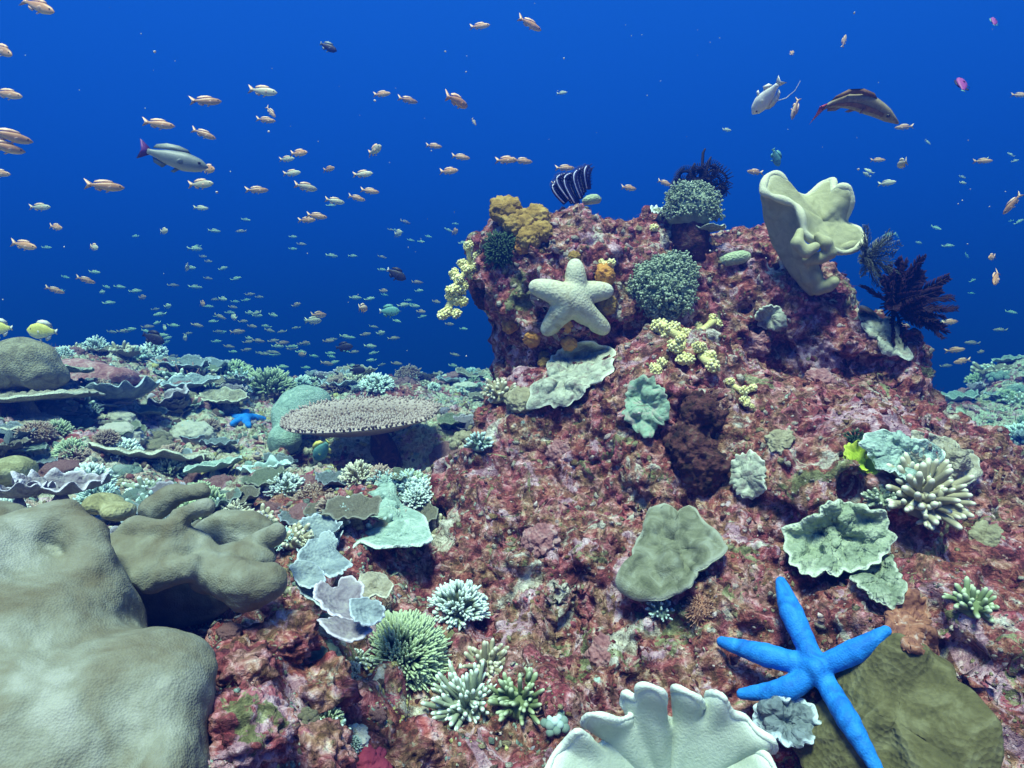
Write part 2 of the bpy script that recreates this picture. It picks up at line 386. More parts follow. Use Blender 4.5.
Nn = vnormals(V, F); V = V + Nn * (rough(V, 1.05) - 0.012)[:, None]
V, F = subdiv(V, F); Nn = vnormals(V, F)
_rg = sstep(-.35, .35, fbm(V, 3.2, 2, 95)); V = V + Nn * ((.55 + .6 * _rg) * 0.020 * fbm(V, 30, 3, 5, .6) + (.25 + .75 * _rg) * 0.022 * (0.3 - np.abs(fbm(V, 14, 2, 8))) - 0.035 * sstep(.30, .55, fbm(V, 9, 2, 88)))[:, None]
near = V[F].mean(1); nearm = (near[:, 1] < 1.55)
outcrop = link('reef_outcrop', V, F, MR)
meta(outcrop, 'tall red and pink crusted coral outcrop that fills the right half', 'reef rock')
MV, MF = V, F
BM = BVHTree.FromPolygons([tuple(v) for v in V.tolist()], F.tolist())
BG = BVHTree.FromPolygons([tuple(v) for v in GV.tolist()], GF.tolist())
def hit(px, py, which='any'):
    d = Vector(P(px, py, 1.0)).normalized(); best = None
    for k, b in (('rock', BM), ('ground', BG)):
        if which != 'any' and which != k: continue
        h = b.ray_cast(Vector((0, 0, 0)), d)
        if h[0] is not None and (best is None or h[3] < best[2]): best = (h[0], h[1], h[3])
    if best is None: return None
    loc, n, dist = best
    if n.dot(d) > 0: n = -n
    return np.array(loc), np.array(n), float(np.array(loc) @ CF)
def hit_avg(px, py, r=8, which='any'):
    hs = [hit(px + a * r, py + b * r, which) for a, b in ((0, 0), (1, 0), (-1, 0), (0, 1), (0, -1), (.7, .7), (-.7, .7), (.7, -.7), (-.7, -.7))]
    hs = [h for h in hs if h is not None]
    if not hs: return None
    d = float(np.median([h[2] for h in hs])); n = sum(h[1] for h in hs); n = n / np.linalg.norm(n)
    return P(px, py, d), n, d
def place(o, px, py, up=0.5, sink=0.0, spin=None, r=8, which='any', loc=None, tilt=None):
    h = hit_avg(px, py, r, which)
    if h is None: h = (P(px, py, 2.3), np.array((0, -0.5, 0.8)), 2.3)
    p, n, d = h
    a = Vector(n) * (1 - up) + Vector((0, 0, 1)) * up
    if tilt is not None: a = Vector(tilt)
    a.normalize()
    q = a.to_track_quat('Z', 'Y').to_matrix().to_4x4()
    s = random.uniform(0, 6.28) if spin is None else spin
    q = q @ Matrix.Rotation(s, 4, 'Z')
    q.translation = Vector(p) - a * sink
    o.matrix_world = q
    return d

# ------------------------------------------------------------------ materials of the animals and corals
C = {}
C['cream_star'] = mat('cream_star', [(0.38, 0.36, 0.24), (0.58, 0.58, 0.44), (0.46, 0.50, 0.37)], 22, 0.75, 0.45, vor=130, tip=(0.80, 0.84, 0.78, .35), bdist=0.004)
C['blue_star'] = mat('blue_star', [(0.004, 0.10, 0.42), (0.012, 0.20, 0.68), (0.03, 0.27, 0.80)], 22, 0.7, 0.5, vor=300, bdist=0.0015, spec=0.25)
C['leather_big'] = mat('leather_grey', [(.36, 0.13, 0.115, 0.075), (.47, 0.18, 0.178, 0.132), (.55, 0.22, 0.23, 0.185), (.64, 0.31, 0.325, 0.285)], 9, 0.85, 0.45, vor=330, coords='Position', bdist=0.002, dist=.3, detail=12)
C['leather_cream'] = mat('leather_cream', [(0.30, 0.30, 0.16), (0.46, 0.46, 0.28)], 24, 0.85, 0.8, bscale=280, tip=(0.62, 0.62, 0.44, 0.9), bdist=0.002)
C['leather_white'] = mat('leather_white', [(0.34, 0.40, 0.34), (0.48, 0.55, 0.48)], 18, 0.8, 0.7, bscale=320, tip=(0.66, 0.74, 0.66, 0.9), bdist=0.0015)
C['leather_grey'] = mat('leather_olive', [(0.09, 0.10, 0.06), (0.18, 0.19, 0.13), (0.28, 0.30, 0.24)], 22, 0.85, 0.8, bscale=300, tip=(0.34, 0.36, 0.30, 0.9), bdist=0.003)
C['yellow'] = mat('yellow_soft', [(0.62, 0.56, 0.20), (0.85, 0.80, 0.42)], 30, 0.8, 0.5, bscale=400, tip=(0.92, 0.90, 0.56, 0.5), vary=0.1)
C['orange'] = mat('orange_sponge', [(0.28, 0.10, 0.02), (0.50, 0.24, 0.05), (0.62, 0.34, 0.08)], 26, 0.9, 0.8, bscale=240, vary=0.12)
C['ochre'] = mat('ochre_sponge', [(0.14, 0.08, 0.015), (0.32, 0.20, 0.05), (0.46, 0.32, 0.10)], 24, 0.9, 0.8, bscale=240, vary=0.12)
C['tuft'] = mat('grey_green_tuft', [(0.14, 0.19, 0.13), (0.28, 0.36, 0.26)], 30, 0.85, 0, tip=(0.40, 0.50, 0.38, 0.4))
C['dark_green'] = mat('dark_green_tuft', [(0.010, 0.030, 0.018), (0.03, 0.07, 0.035)], 30, 0.85, 0, tip=(0.06, 0.12, 0.06, 0.5))
C['teal_crust'] = mat('teal_crust', [(0.14, 0.15, 0.12), (0.25, 0.40, 0.30), (0.40, 0.33, 0.31)], 34, 0.85, 1.0, bscale=110, coords='Position')
C['pale_crust'] = mat('pale_crust', [(0.20, 0.16, 0.16), (0.34, 0.37, 0.30), (0.54, 0.58, 0.48)], 34, 0.85, 1.0, bscale=110, tip=(0.60, 0.64, 0.55, 0.92), coords='Position')
C['dark_sponge'] = mat('dark_sponge', [(0.012, 0.008, 0.006), (0.05, 0.022, 0.018), (0.10, 0.035, 0.035), (0.16, 0.11, 0.08)], 24, 0.95, 1.0, bscale=90, coords='Position', bdist=0.01)
C['olive_coral'] = mat('olive_boulder', [(0.06, 0.055, 0.022), (0.105, 0.095, 0.04), (0.17, 0.16, 0.085)], 14, 0.85, 0.7, vor=120, coords='Position', dist=2)
C['plate_green'] = mat('plate_green', [(0.14, 0.18, 0.12), (0.25, 0.31, 0.22), (0.38, 0.43, 0.33)], 26, 0.85, 0.9, vor=150, tip=(0.52, 0.58, 0.48, 0.92), vary=0.1)
C['plate_teal'] = mat('plate_teal', [(0.16, 0.24, 0.21), (0.28, 0.40, 0.36), (0.44, 0.56, 0.50)], 26, 0.85, 0.9, vor=150, tip=(0.58, 0.70, 0.66, 0.92), vary=0.1)
C['plate_tan'] = mat('plate_tan', [(0.18, 0.16, 0.12), (0.31, 0.29, 0.22), (0.46, 0.44, 0.36)], 26, 0.85, 0.9, vor=150, tip=(0.58, 0.60, 0.50, 0.92), vary=0.1)
C['plate_blue'] = mat('plate_blue', [(0.13, 0.17, 0.21), (0.23, 0.29, 0.32), (0.34, 0.41, 0.42)], 26, 0.85, 0.8, vor=150, tip=(0.52, 0.62, 0.72, 0.90), vary=0.1)
C['plate_mauve'] = mat('plate_mauve', [(0.12, 0.10, 0.13), (0.21, 0.19, 0.23), (0.31, 0.30, 0.30)], 26, 0.8, 0.7, vor=150, tip=(0.58, 0.56, 0.66, 0.86), vary=0.1)
C['table'] = mat('table_coral', [(0.14, 0.085, 0.075), (0.24, 0.16, 0.14)], 20, 0.85, 0.5, bscale=200, tip=(0.52, 0.41, 0.39, 0.5))
C['bush_green'] = mat('bush_green', [(0.10, 0.14, 0.06), (0.18, 0.24, 0.11)], 14, 0.8, 0, tip=(0.46, 0.56, 0.38, 0.45), vary=0.1)
C['bush_pale'] = mat('bush_pale', [(0.22, 0.26, 0.20), (0.34, 0.40, 0.30)], 14, 0.8, 0, tip=(0.74, 0.86, 0.84, 0.6), vary=0.1)
C['bush_cream'] = mat('bush_cream', [(0.26, 0.24, 0.16), (0.38, 0.35, 0.24)], 14, 0.8, 0, tip=(0.70, 0.70, 0.56, 0.6), vary=0.1)
C['bush_teal'] = mat('bush_teal', [(0.12, 0.18, 0.16), (0.20, 0.29, 0.26)], 14, 0.8, 0, tip=(0.50, 0.66, 0.66, 0.6), vary=0.12)
C['bush_brown'] = mat('bush_brown', [(0.12, 0.07, 0.05), (0.22, 0.13, 0.09)], 14, 0.8, 0, tip=(0.46, 0.36, 0.30, 0.5), vary=0.12)
C['lump_pink'] = mat('lump_pink', [(0.18, 0.06, 0.07), (0.34, 0.16, 0.17), (0.52, 0.37, 0.36)], 24, 0.85, 0.8, vor=130, vary=0.12)
C['lump_tan'] = mat('lump_tan', [(0.14, 0.12, 0.08), (0.26, 0.24, 0.16), (0.40, 0.38, 0.28)], 22, 0.85, 0.7, vor=140, vary=0.12)
C['lump_yellow'] = mat('lump_yellow', [(0.16, 0.15, 0.07), (0.30, 0.29, 0.15), (0.46, 0.46, 0.28)], 22, 0.85, 0.6, vor=140, vary=0.1)
C['lime'] = mat('lime_algae', [(0.22, 0.34, 0.02), (0.42, 0.58, 0.05)], 14, 0.7, 0.3, bscale=100, tip=(0.6, 0.72, 0.1, 0.6))
C['crinoid_red'] = mat('crinoid_red', [(0.008, 0.003, 0.008), (0.028, 0.007, 0.015)], 30, 0.8, 0, tip=(0.045, 0.010, 0.020, 0.5))
C['crinoid_black'] = mat('crinoid_black', [(0.006, 0.006, 0.012), (0.02, 0.016, 0.03)], 30, 0.7, 0, tip=(0.05, 0.035, 0.05, 0.6))
C['crinoid_grey'] = mat('crinoid_grey', [(0.015, 0.022, 0.022), (0.05, 0.065, 0.06)], 30, 0.8, 0, tip=(0.42, 0.45, 0.30, 0.6))
C['crinoid_blue'] = mat('crinoid_blue', [(0.010, 0.012, 0.07), (0.02, 0.022, 0.12)], 30, 0.7, 0, tip=(0.62, 0.66, 0.86, 0.6))
C['cuke'] = mat('pale_green_cylinder', [(0.30, 0.40, 0.24), (0.50, 0.58, 0.40)], 30, 0.8, 0.8, vor=160)
C['red_sponge'] = mat('red_sponge', [(0.20, 0.02, 0.05), (0.34, 0.05, 0.10)], 26, 0.85, 0.6, bscale=200)
C['white_crust'] = mat('white_crust', [(0.45, 0.44, 0.38), (0.74, 0.72, 0.64)], 30, 0.85, 0.9, bscale=140)
C['rust_crust'] = mat('rust_crust', [(0.09, 0.03, 0.03), (0.20, 0.08, 0.06), (0.34, 0.15, 0.09), (0.50, 0.36, 0.32)], 30, 0.85, 0.8, bscale=110, coords='Position')
C['bluegrey'] = mat('bluegrey_coral', [(0.10, 0.13, 0.15), (0.22, 0.27, 0.30)], 24, 0.8, 0.9, vor=120, tip=(0.55, 0.66, 0.74, 0.8))
C['fan_brown'] = mat('fan_brown', [(0.22, 0.10, 0.07), (0.36, 0.18, 0.12)], 20, 0.85, 0, tip=(0.45, 0.26, 0.20, 0.5))
# fish skins
C['f_orange'] = mat('fish_orange', [(0.44, 0.20, 0.09), (0.56, 0.30, 0.15)], 30, 0.45, 0, tip=(0.66, 0.46, 0.30, 0.3), spec=0.5, vary=0.18)
C['f_fin_orange'] = mat('fin_orange', [(0.70, 0.40, 0.26), (0.80, 0.55, 0.40)], 30, 0.5, 0, spec=0.5)
C['f_pale'] = mat('fish_pale', [(0.46, 0.40, 0.28), (0.60, 0.54, 0.38)], 30, 0.45, 0, tip=(0.62, 0.60, 0.48, 0.3), spec=0.5, vary=0.15)
C['f_grey'] = mat('fish_grey', [(0.11, 0.14, 0.14), (0.23, 0.26, 0.25)], 60, 0.45, 0.2, vor=240, tip=(0.40, 0.38, 0.36, 0.5), spec=0.5, bdist=0.001)
C['f_purple'] = mat('fin_purple', [(0.09, 0.03, 0.14), (0.16, 0.05, 0.24)], 30, 0.5, 0)
C['f_dark'] = mat('fish_dark', [(0.012, 0.012, 0.02), (0.04, 0.035, 0.05)], 30, 0.5, 0)
C['f_white'] = mat('fish_white', [(0.60, 0.58, 0.54), (0.80, 0.78, 0.72)], 30, 0.45, 0)
C['f_yellow'] = mat('fish_yellow', [(0.70, 0.62, 0.10), (0.82, 0.78, 0.26)], 30, 0.5, 0, tip=(0.80, 0.80, 0.55, 0.5))
C['f_teal'] = mat('fish_teal', [(0.08, 0.26, 0.26), (0.20, 0.44, 0.38)], 30, 0.5, 0)
C['f_brown'] = mat('fish_brown', [(0.12, 0.06, 0.04), (0.26, 0.16, 0.10)], 30, 0.5, 0)
C['f_cream'] = mat('fish_cream', [(0.20, 0.16, 0.10), (0.34, 0.29, 0.18)], 30, 0.5, 0)
C['f_red'] = mat('fin_red', [(0.50, 0.06, 0.10), (0.66, 0.14, 0.14)], 30, 0.5, 0)
C['f_magenta'] = mat('fish_magenta', [(0.25, 0.04, 0.22), (0.40, 0.09, 0.30)], 30, 0.5, 0)
C['f_eye'] = mat('fish_eye', [(0.01, 0.01, 0.01), (0.02, 0.02, 0.02)], 3, 0.2, 0, spec=0.6)

# ------------------------------------------------------------------ growth builders (shape in local metres, base at origin, +Z outwards)
def sheet(mb, f, nu=26, nv=90, thick=0.004, v0=0.0, v1=2 * math.pi, closed=True, bumps=None, rimtip=True, u0=0.0):
    """two-sided sheet with a rounded rim: f(u, a) -> xyz arrays"""
    u = 1 - (1 - np.linspace(0, 1, nu)) ** 1.6; u = u0 + (1 - u0) * u
    a = np.linspace(v0, v1, nv, endpoint=not closed)
    U, A = np.meshgrid(u, a, indexing='ij'); G = np.stack(f(U, A), -1)
    du = np.gradient(G, axis=0)
    if closed: dv = np.roll(G, -1, 1) - np.roll(G, 1, 1)
    else: dv = np.gradient(G, axis=1)
    n = np.cross(du, dv); ln = np.linalg.norm(n, axis=-1, keepdims=True); n = n / (ln + 1e-12)
    n[0] = n[1:3].mean((0, 1)) if u0 == 0 else n[0]
    n /= np.linalg.norm(n, axis=-1, keepdims=True) + 1e-9
    if n[..., 2].mean() < 0: n = -n; flip = True
    else: flip = False
    t = thick * np.sqrt(np.clip(1 - np.clip((U - 0.9) / 0.1, 0, 1) ** 2, 0, 1))
    if not closed: t = t * np.clip(np.sqrt(np.clip(np.minimum(A - v0, v1 - A) / (0.04 * (v1 - v0)), 0, 1)), 0.05, 1)
    top = G + n * t[..., None]; bot = G - n * t[..., None]
    if bumps is not None: top = top + n * (bumps(U, A, G) * (1 - U ** 8))[..., None]
    nv_ = nv; N = nu * nv
    Fs = []
    jr = range(nv if closed else nv - 1)
    for i in range(nu - 1):
        for j in jr:
            k = (j + 1) % nv; q = (i * nv + j, (i + 1) * nv + j, (i + 1) * nv + k, i * nv + k)
            if flip: q = q[::-1]
            Fs.append(q); Fs.append(tuple(x + N for x in q[::-1]))
    for j in jr:
        k = (j + 1) % nv; q = ((nu - 1) * nv + j, (nu - 1) * nv + j + N, (nu - 1) * nv + k + N, (nu - 1) * nv + k)
        Fs.append(q[::-1] if flip else q)
    tp = (np.clip(U, 0, 1)).ravel() if rimtip else np.zeros(N)
    mb.add(np.vstack([top.reshape(-1, 3), bot.reshape(-1, 3)]), Fs, np.concatenate([tp, tp * 0.9]))
def wob(a, seed, n=6, p=1.0):
    r = np.random.default_rng(seed); s = 0
    for k in range(1, n + 1): s = s + np.cos(k * a + r.uniform(0, 6.28)) * r.uniform(0.4, 1) / k ** p
    return s / 1.6
def wobs(a, seed, lo, hi):
    r = np.random.default_rng(seed); s = 0
    for k in range(lo, hi + 1): s = s + np.cos(k * a + r.uniform(0, 6.28)) * r.uniform(0.3, 1)
    return s / math.sqrt(hi - lo + 1)
def nz(G, fr, seed): return fbm(G.reshape(-1, 3), fr, 2, seed).reshape(G.shape[:-1])

def g_plate(r, seed, cup=0.25, lob=0.18, bump=0.12, ruff=0.06, nr=9, thick=0.035, h=0.3):
    """bumpy plate with lobed rim on a short foot"""
    mb = MB(); s = seed
    def f(U, A):
        rr = r * U * (1 + lob * wob(A, s, 7, 0.7) * U)
        rr = rr * (1 + .035 * wobs(A, s + 6, 9, 26) * U ** 4)
        z = r * (h + cup * U ** 2 + ruff * 1.1 * U ** 3 * wobs(A, s + 1, max(3, nr - 6), nr + 3) + 0.03 * U ** 4 * wobs(A, s + 8, 12, 24) + 0.10 * U * wob(A, s + 2, 3) + .012 * np.sin(U * 22 + 2 * wob(A, s + 3)))
        return rr * np.cos(A), rr * np.sin(A), z
    sheet(mb, f, 30, 130, thick * r, bumps=lambda U, A, G: r * bump * (np.clip(nz(G, 5.0 / r, s) + 0.1, -0.3, 1) + .45 * nz(G, 16.0 / r, s + 3)))
    tube(mb, [(0, 0, -0.3 * r), (0, 0, 0), (0, 0, r * h)], [0.30 * r, 0.22 * r, 0.10 * r], 12, 0, 0)
    return mb
def g_foliose(r, seed, nl=5, thick=0.018):
    """whorl of thin ruffled leaves"""
    mb = MB(); rr_ = random.Random(seed)
    for k in range(nl):
        a0 = rr_.uniform(0, 6.28); span = rr_.uniform(2.0, 3.6); L = r * rr_.uniform(0.65, 1.05); z0 = r * 0.13 * k; rise = rr_.uniform(0.25, 0.65); sd = seed * 7 + k; nn = rr_.randint(7, 12)
        def f(U, A):
            q = L * (0.12 + 0.88 * U) * (1 + 0.13 * wob(A * 2, sd, 7, 0.6) * U)
            z = z0 + L * rise * U ** 1.7 + L * 0.10 * U ** 3 * wobs(A, sd, 5, nn + 2) + L * 0.035 * U ** 2 * wobs(A, sd + 1, 14, 30)
            return q * np.cos(A), q * np.sin(A), z
        sheet(mb, f, 16, 70, thick * r, a0, a0 + span, False, bumps=lambda U, A, G: r * 0.02 * nz(G, 14.0 / r, sd))
    tube(mb, [(0, 0, -0.3 * r), (0, 0, 0.1 * r), (0, 0, 0.13 * r * nl)], [0.25 * r, 0.22 * r, 0.1 * r], 10, 0, 0)
    return mb
def g_bush(r, seed, n=110, thick=0.05, flat=0.85, sub=2, spread=1.25, seg=5, base=0.25, tipr=0.8):
    """branching colony, forked fingers radiating from a base"""
    mb = MB(); rr = random.Random(seed)
    ball(mb, (0, 0, 0.06 * r), (r * 0.5, r * 0.5, r * 0.34 * flat), ICO2, 0.0, 0.06)
    for i in range(n):
        t = (i + 0.5) / n; ph = i * 2.39996; th_ = spread * math.sqrt(t) * 1.18
        d = np.array((math.sin(th_) * math.cos(ph), math.sin(th_) * math.sin(ph), math.cos(th_) * flat + 0.05)); d = d + np.array([rr.gauss(0, .09) for _ in range(3)]); d /= np.linalg.norm(d)
        L = r * rr.uniform(0.86, 0.98); st = base * rr.uniform(0.7, 1.2)
        mid = d * L * 0.62 + np.array([rr.gauss(0, .03) for _ in range(3)]) * r
        tk = thick * r
        tube(mb, [d * L * st, mid * 0.85, mid], [tk * 1.15, tk, tk * 0.95], seg, 0, 0.5)
        for k in range(sub):
            e = d + np.array([rr.gauss(0, .33) for _ in range(3)]); e[2] += 0.12; e /= np.linalg.norm(e); l2 = L * rr.uniform(0.22, 0.36)
            tube(mb, [mid, mid + e * l2 * 0.55, mid + (e + d * 0.25) * l2 * 0.85], [tk * 0.95, tk * 0.85, tk * tipr * 0.75], seg, 0.45, 1.0)
    return mb
def g_fingers(r, seed, n=26, thick=0.11, seg=8):
    """stubby round-tipped fingers, some forked"""
    mb = MB(); rr = random.Random(seed)
    ball(mb, (0, 0, 0), (r * 0.6, r * 0.6, r * 0.28), ICO2, 0.0, 0.08)
    for i in range(n):
        t = (i + 0.5) / n; ph = i * 2.39996 + rr.uniform(-.3, .3); th_ = 1.35 * math.sqrt(t)
        d = np.array((math.sin(th_) * math.cos(ph), math.sin(th_) * math.sin(ph), math.cos(th_) + 0.1)); d /= np.linalg.norm(d)
        L = r * rr.uniform(0.65, 1.05); s = np.array((d[0], d[1], 0)) * r * 0.3; tk = thick * r * rr.uniform(0.8, 1.15)
        e = s + d * L * 0.8 + np.array([rr.gauss(0, .05) for _ in range(3)]) * r; m_ = (s + e) / 2 + np.array([rr.gauss(0, .04) for _ in range(3)]) * r
        tube(mb, [s, m_, e, e + (e - m_) * 0.25], [tk * 1.1, tk, tk * 0.95, tk * 0.6], seg, 0, 1)
        for k in range(rr.choice((0, 1, 1, 2))):
            q = d + np.array([rr.gauss(0, .5) for _ in range(3)]); q /= np.linalg.norm(q); l2 = L * rr.uniform(.25, .4)
            tube(mb, [m_, m_ + q * l2 * .6, m_ + q * l2], [tk * .9, tk * .85, tk * .55], seg, .4, 1)
    return mb
def g_tuft(r, seed, n=520, thick=0.018, flat=0.85, ext=1.0):
    """dense soft tuft of thin polyps"""
    mb = MB(); rr = np.random.default_rng(seed)
    V_, F_ = ICO3; V_ = V_ * np.array((0.80, 0.80, 0.74 * flat)) * r * (1 + 0.10 * fbm(V_, 2.5, 2, seed))[:, None]; mb.add(V_, F_.tolist(), 0.1)
    for i in range(n):
        t = (i + 0.5) / n; ph = i * 2.39996; c = 1 - t * 1.25; s = math.sqrt(max(0, 1 - c * c))
        d = np.array((s * math.cos(ph), s * math.sin(ph), c * flat)) + rr.normal(0, .06, 3); q = rr.normal(0, .16, 3)
        L = r * (1 + 0.10 * math.sin(3 * ph + seed) * s) * rr.uniform(0.9, 1.06) * ext
        a = d * r * 0.62; b = d * L * 0.86; e = d * L + q * r * 0.35
        tube(mb, [a, b, e], [thick * r * 1.1, thick * r, thick * r * 1.2], 4, 0, 1)
    return mb
def knob(mb, c, r, rr, n=46, sz=0.26):
    c = np.asarray(c); ball(mb, c, r * 0.82, ICO2, 0.1)
    for i in range(n):
        z = 1 - 2 * (i + .5) / n; s = math.sqrt(1 - z * z); ph = i * 2.39996
        d = np.array((s * math.cos(ph), s * math.sin(ph), z)) + np.array([rr.gauss(0, .09) for _ in range(3)])
        ball(mb, c + d * r * rr.uniform(.78, .98), r * sz * rr.uniform(.8, 1.25), ICO1, rr.uniform(.3, 1), 0.12)
def g_cauli(r, seed, n=300, flat=.9):
    """soft colony of many tiny rounded polyp heads in bunches"""
    mb = MB(); rr = np.random.default_rng(seed); V_, F_ = ICO3; mb.add(V_ * np.array((.84, .84, .84 * flat)) * r * (1 + .10 * fbm(V_, 2.5, 2, seed))[:, None], F_.tolist(), 0.0)
    for i in range(n):
        t = (i + .5) / n; c = 1 - t * 1.35; s = math.sqrt(max(0, 1 - c * c)); ph = i * 2.39996; d = np.array((s * math.cos(ph), s * math.sin(ph), c * flat)) + rr.normal(0, .05, 3)
        k = 1 + .13 * math.sin(3 * ph + seed) * s + rr.normal(0, .05)
        tube(mb, [d * r * .7, d * r * .88 * k], [r * .03, r * .045], 4, 0, .3)
        for j in range(7): ball(mb, d * r * .93 * k + rr.normal(0, .045, 3) * r, r * rr.uniform(.022, .045), ICO1, rr.uniform(.2, 1), .25)
    return mb
def lump(r, seed, flat=0.6, amp=0.14, fr=2.0, k=ICO3):
    V_, F_ = k; n = fbm(V_ + seed * 3.1, fr, 3, seed); return V_ * np.array((1, 1, flat)) * r * (1 + amp * n * 1.6)[:, None], F_
def g_lump(r, seed, flat=0.6, amp=0.16, fr=2.2):
    mb = MB(); V_, F_ = lump(r, seed, flat, amp, fr, ICO4); V_ = V_ * (1 + .10 * fbm(V_ / r, 7, 3, seed + 2))[:, None]; mb.add(V_, F_.tolist(), 0); return mb
def g_knobs(r, seed, n=14, flat=0.6):
    """cluster of rounded lobes"""
    mb = MB(); rr = random.Random(seed)
    for i in range(n):
        t = (i + .5) / n; ph = i * 2.39996; q = r * 0.78 * math.sqrt(t)
        s = r * rr.uniform(.2, .34); V_, F_ = lump(s, seed + i, 0.9, .12, 2, ICO2)
        mb.add(V_ + np.array((q * math.cos(ph), q * math.sin(ph), r * flat * (1 - t) * 0.6)), F_.tolist(), 0.3 + 0.7 * (1 - t))
    return mb
def g_crinoid(r, seed, n=24, feather=0.16, curl=0.5, fan=None, tipc=True, npin=26, thick=0.016, pinr=0.0065, armtip=0.0, pintip=0.9, up=0.5):
    """feather star: jointed arms with rows of pinnules on both sides"""
    mb = MB(); rr = random.Random(seed)
    ball(mb, (0, 0, 0), r * 0.10, ICO2, 0)
    for i in range(n):
        ph = (i + rr.uniform(-.3, .3)) * 2 * math.pi / n; el = rr.uniform(0.05, 1.2) * up * 2
        if fan: ph = rr.uniform(*fan)
        d = np.array((math.cos(ph) * math.cos(el), math.sin(ph) * math.cos(el), math.sin(el)))
        L = r * rr.uniform(.8, 1.08); c = curl * rr.uniform(.3, 1.2) * rr.choice((-1, 1)); side = np.cross(d, (0, 0, 1)); side /= np.linalg.norm(side) + 1e-6
        upv = np.cross(side, d); ax = side * rr.uniform(-.5, .5) + upv * rr.uniform(.2, 1)
        ts = np.linspace(0, 1, 14); pts = np.array([d * L * t * (1 - .25 * abs(c) * t * t) + ax * L * c * .6 * t ** 2.4 for t in ts])
        tube(mb, pts, thick * r * (1 - .6 * ts), 5, armtip, armtip)
        tang = np.gradient(pts, axis=0); tang /= np.linalg.norm(tang, axis=1)[:, None]
        b = np.cross(tang, ax + 1e-3); b /= np.linalg.norm(b, axis=1)[:, None] + 1e-9
        for k in range(npin):
            t = .10 + .88 * k / npin; p = np.array([np.interp(t, ts, pts[:, q]) for q in range(3)]); tg = np.array([np.interp(t, ts, tang[:, q]) for q in range(3)]); bb = np.array([np.interp(t, ts, b[:, q]) for q in range(3)])
            nn = np.cross(tg, bb); l = r * feather * min(1, 4 * t) * (1.15 - t * .75)
            for sg in (-1, 1):
                e = bb * sg + tg * .55 + nn * rr.uniform(-.5, .5); e /= np.linalg.norm(e)
                tube(mb, [p, p + e * l * .6, p + e * l + tg * l * .2], [pinr * r, pinr * r * .9, pinr * r * .6], 3, 0, pintip)
    for i in range(9):
        ph = i * .7; tube(mb, [(0, 0, 0), (.08 * r * math.cos(ph), .08 * r * math.sin(ph), -.06 * r), (.13 * r * math.cos(ph), .13 * r * math.sin(ph), -.16 * r)], [.014 * r] * 3, 4, 0, 0)
    return mb
def one(mb, name, m, label, cat, group=None):
    o = mb.build(name, C[m]); return meta(o, label, cat, group)

# ------------------------------------------------------------------ blue starfish and cream starfish on the outcrop
def star_pts(poly, lift, which='any', n=9):
    """polyline of photo spots laid on the rock, lifted by the arm's own radius"""
    poly = np.array(poly, float); s = np.linspace(0, len(poly) - 1, n); q = np.stack([np.interp(s, np.arange(len(poly)), poly[:, k]) for k in range(2)], 1)
    if len(poly) > 2:
        for _ in range(2): q[1:-1] = (q[:-2] + 2 * q[1:-1] + q[2:]) / 4
    ds = []
    for a, b in q:
        h = hit_avg(a, b, 5, which); ds.append(h[2] if h else np.nan)
    return q, np.array(ds)
def star(name, arms, centre, rc, rt, m, label, voxel, plane_r, rmid=None, caps=None, which='rock', lift=0.75, push=0.0):
    fitp = [centre] + [a[-1] for a in arms] + [a[len(a) // 2] for a in arms]; A = []; B = []
    for a, b in fitp:
        h = hit_avg(a, b, 8, which)
        if h: A.append((a - centre[0], b - centre[1], 1)); B.append(1.0 / h[2])
    co = np.linalg.lstsq(np.array(A), np.array(B), rcond=None)[0]      # plane: 1/depth is linear in the picture
    pr = []; tips = []
    for a in arms:
        q, ds = star_pts([centre] + list(a), 0, which)
        dp = 1.0 / (np.stack([q[:, 0] - centre[0], q[:, 1] - centre[1], np.ones(len(q))], 1) @ co)
        ds = np.where(np.isnan(ds), dp, ds); ds = 0.5 * ds + 0.5 * dp
        for _ in range(3): ds[1:-1] = (ds[:-2] + 2 * ds[1:-1] + ds[2:]) / 4
        ds[0] = 1 / co[2]
        t = np.linspace(0, 1, len(q)); rad = rc + (rt - rc) * t if rmid is None else np.interp(t, (0, .5, 1), (rc, rmid, rt))
        pts = [P(q[i, 0], q[i, 1], ds[i] - lift * M(rad[i], ds[i]) - 0.004) for i in range(len(q))]
        for i in range(len(q) - 1): pr.append(('c', pts[i], pts[i + 1], M(rad[i], ds[i]), M(rad[i + 1], ds[i + 1])))
        tips.append(pts[-1])
    V, F = blob_mesh(pr, 0.009 if rmid is None else 0.0035, voxel, pad=.02)
    c0 = P(*centre, 1 / co[2]); dt = np.min([np.linalg.norm(V - t, axis=1) for t in tips], 0); full = np.mean([np.linalg.norm(t - c0) for t in tips])
    tipv = 1 - np.clip(dt / (full * .42), 0, 1)
    c0 = c0 * (1 - push); V2 = V * (1 - push) - c0
    o = link(name, V2, F, C[m], None, True, {'tip': tipv}); o.location = c0
    return meta(o, label, 'starfish')
star('starfish', [[(790, 610), (781, 582)], [(855, 652), (886, 631)], [(848, 720), (882, 778)], [(790, 690), (742, 694)], [(765, 655), (722, 642)]], (817, 668), 9.5, 5.5, 'blue_star',
     'bright blue starfish with long slender arms beside the olive boulder coral on the outcrop', 0.0042, 0, rmid=11.2, push=.022)
star('starfish', [[(576, 282), (575, 266)], [(590, 292), (606, 291)], [(588, 316), (603, 328)], [(559, 315), (548, 329)], [(552, 291), (536, 287)]], (571, 300), 13.5, 7.5, 'cream_star',
     'thick cream starfish with pale arm tips on the upper left of the outcrop', 0.0055, 0)
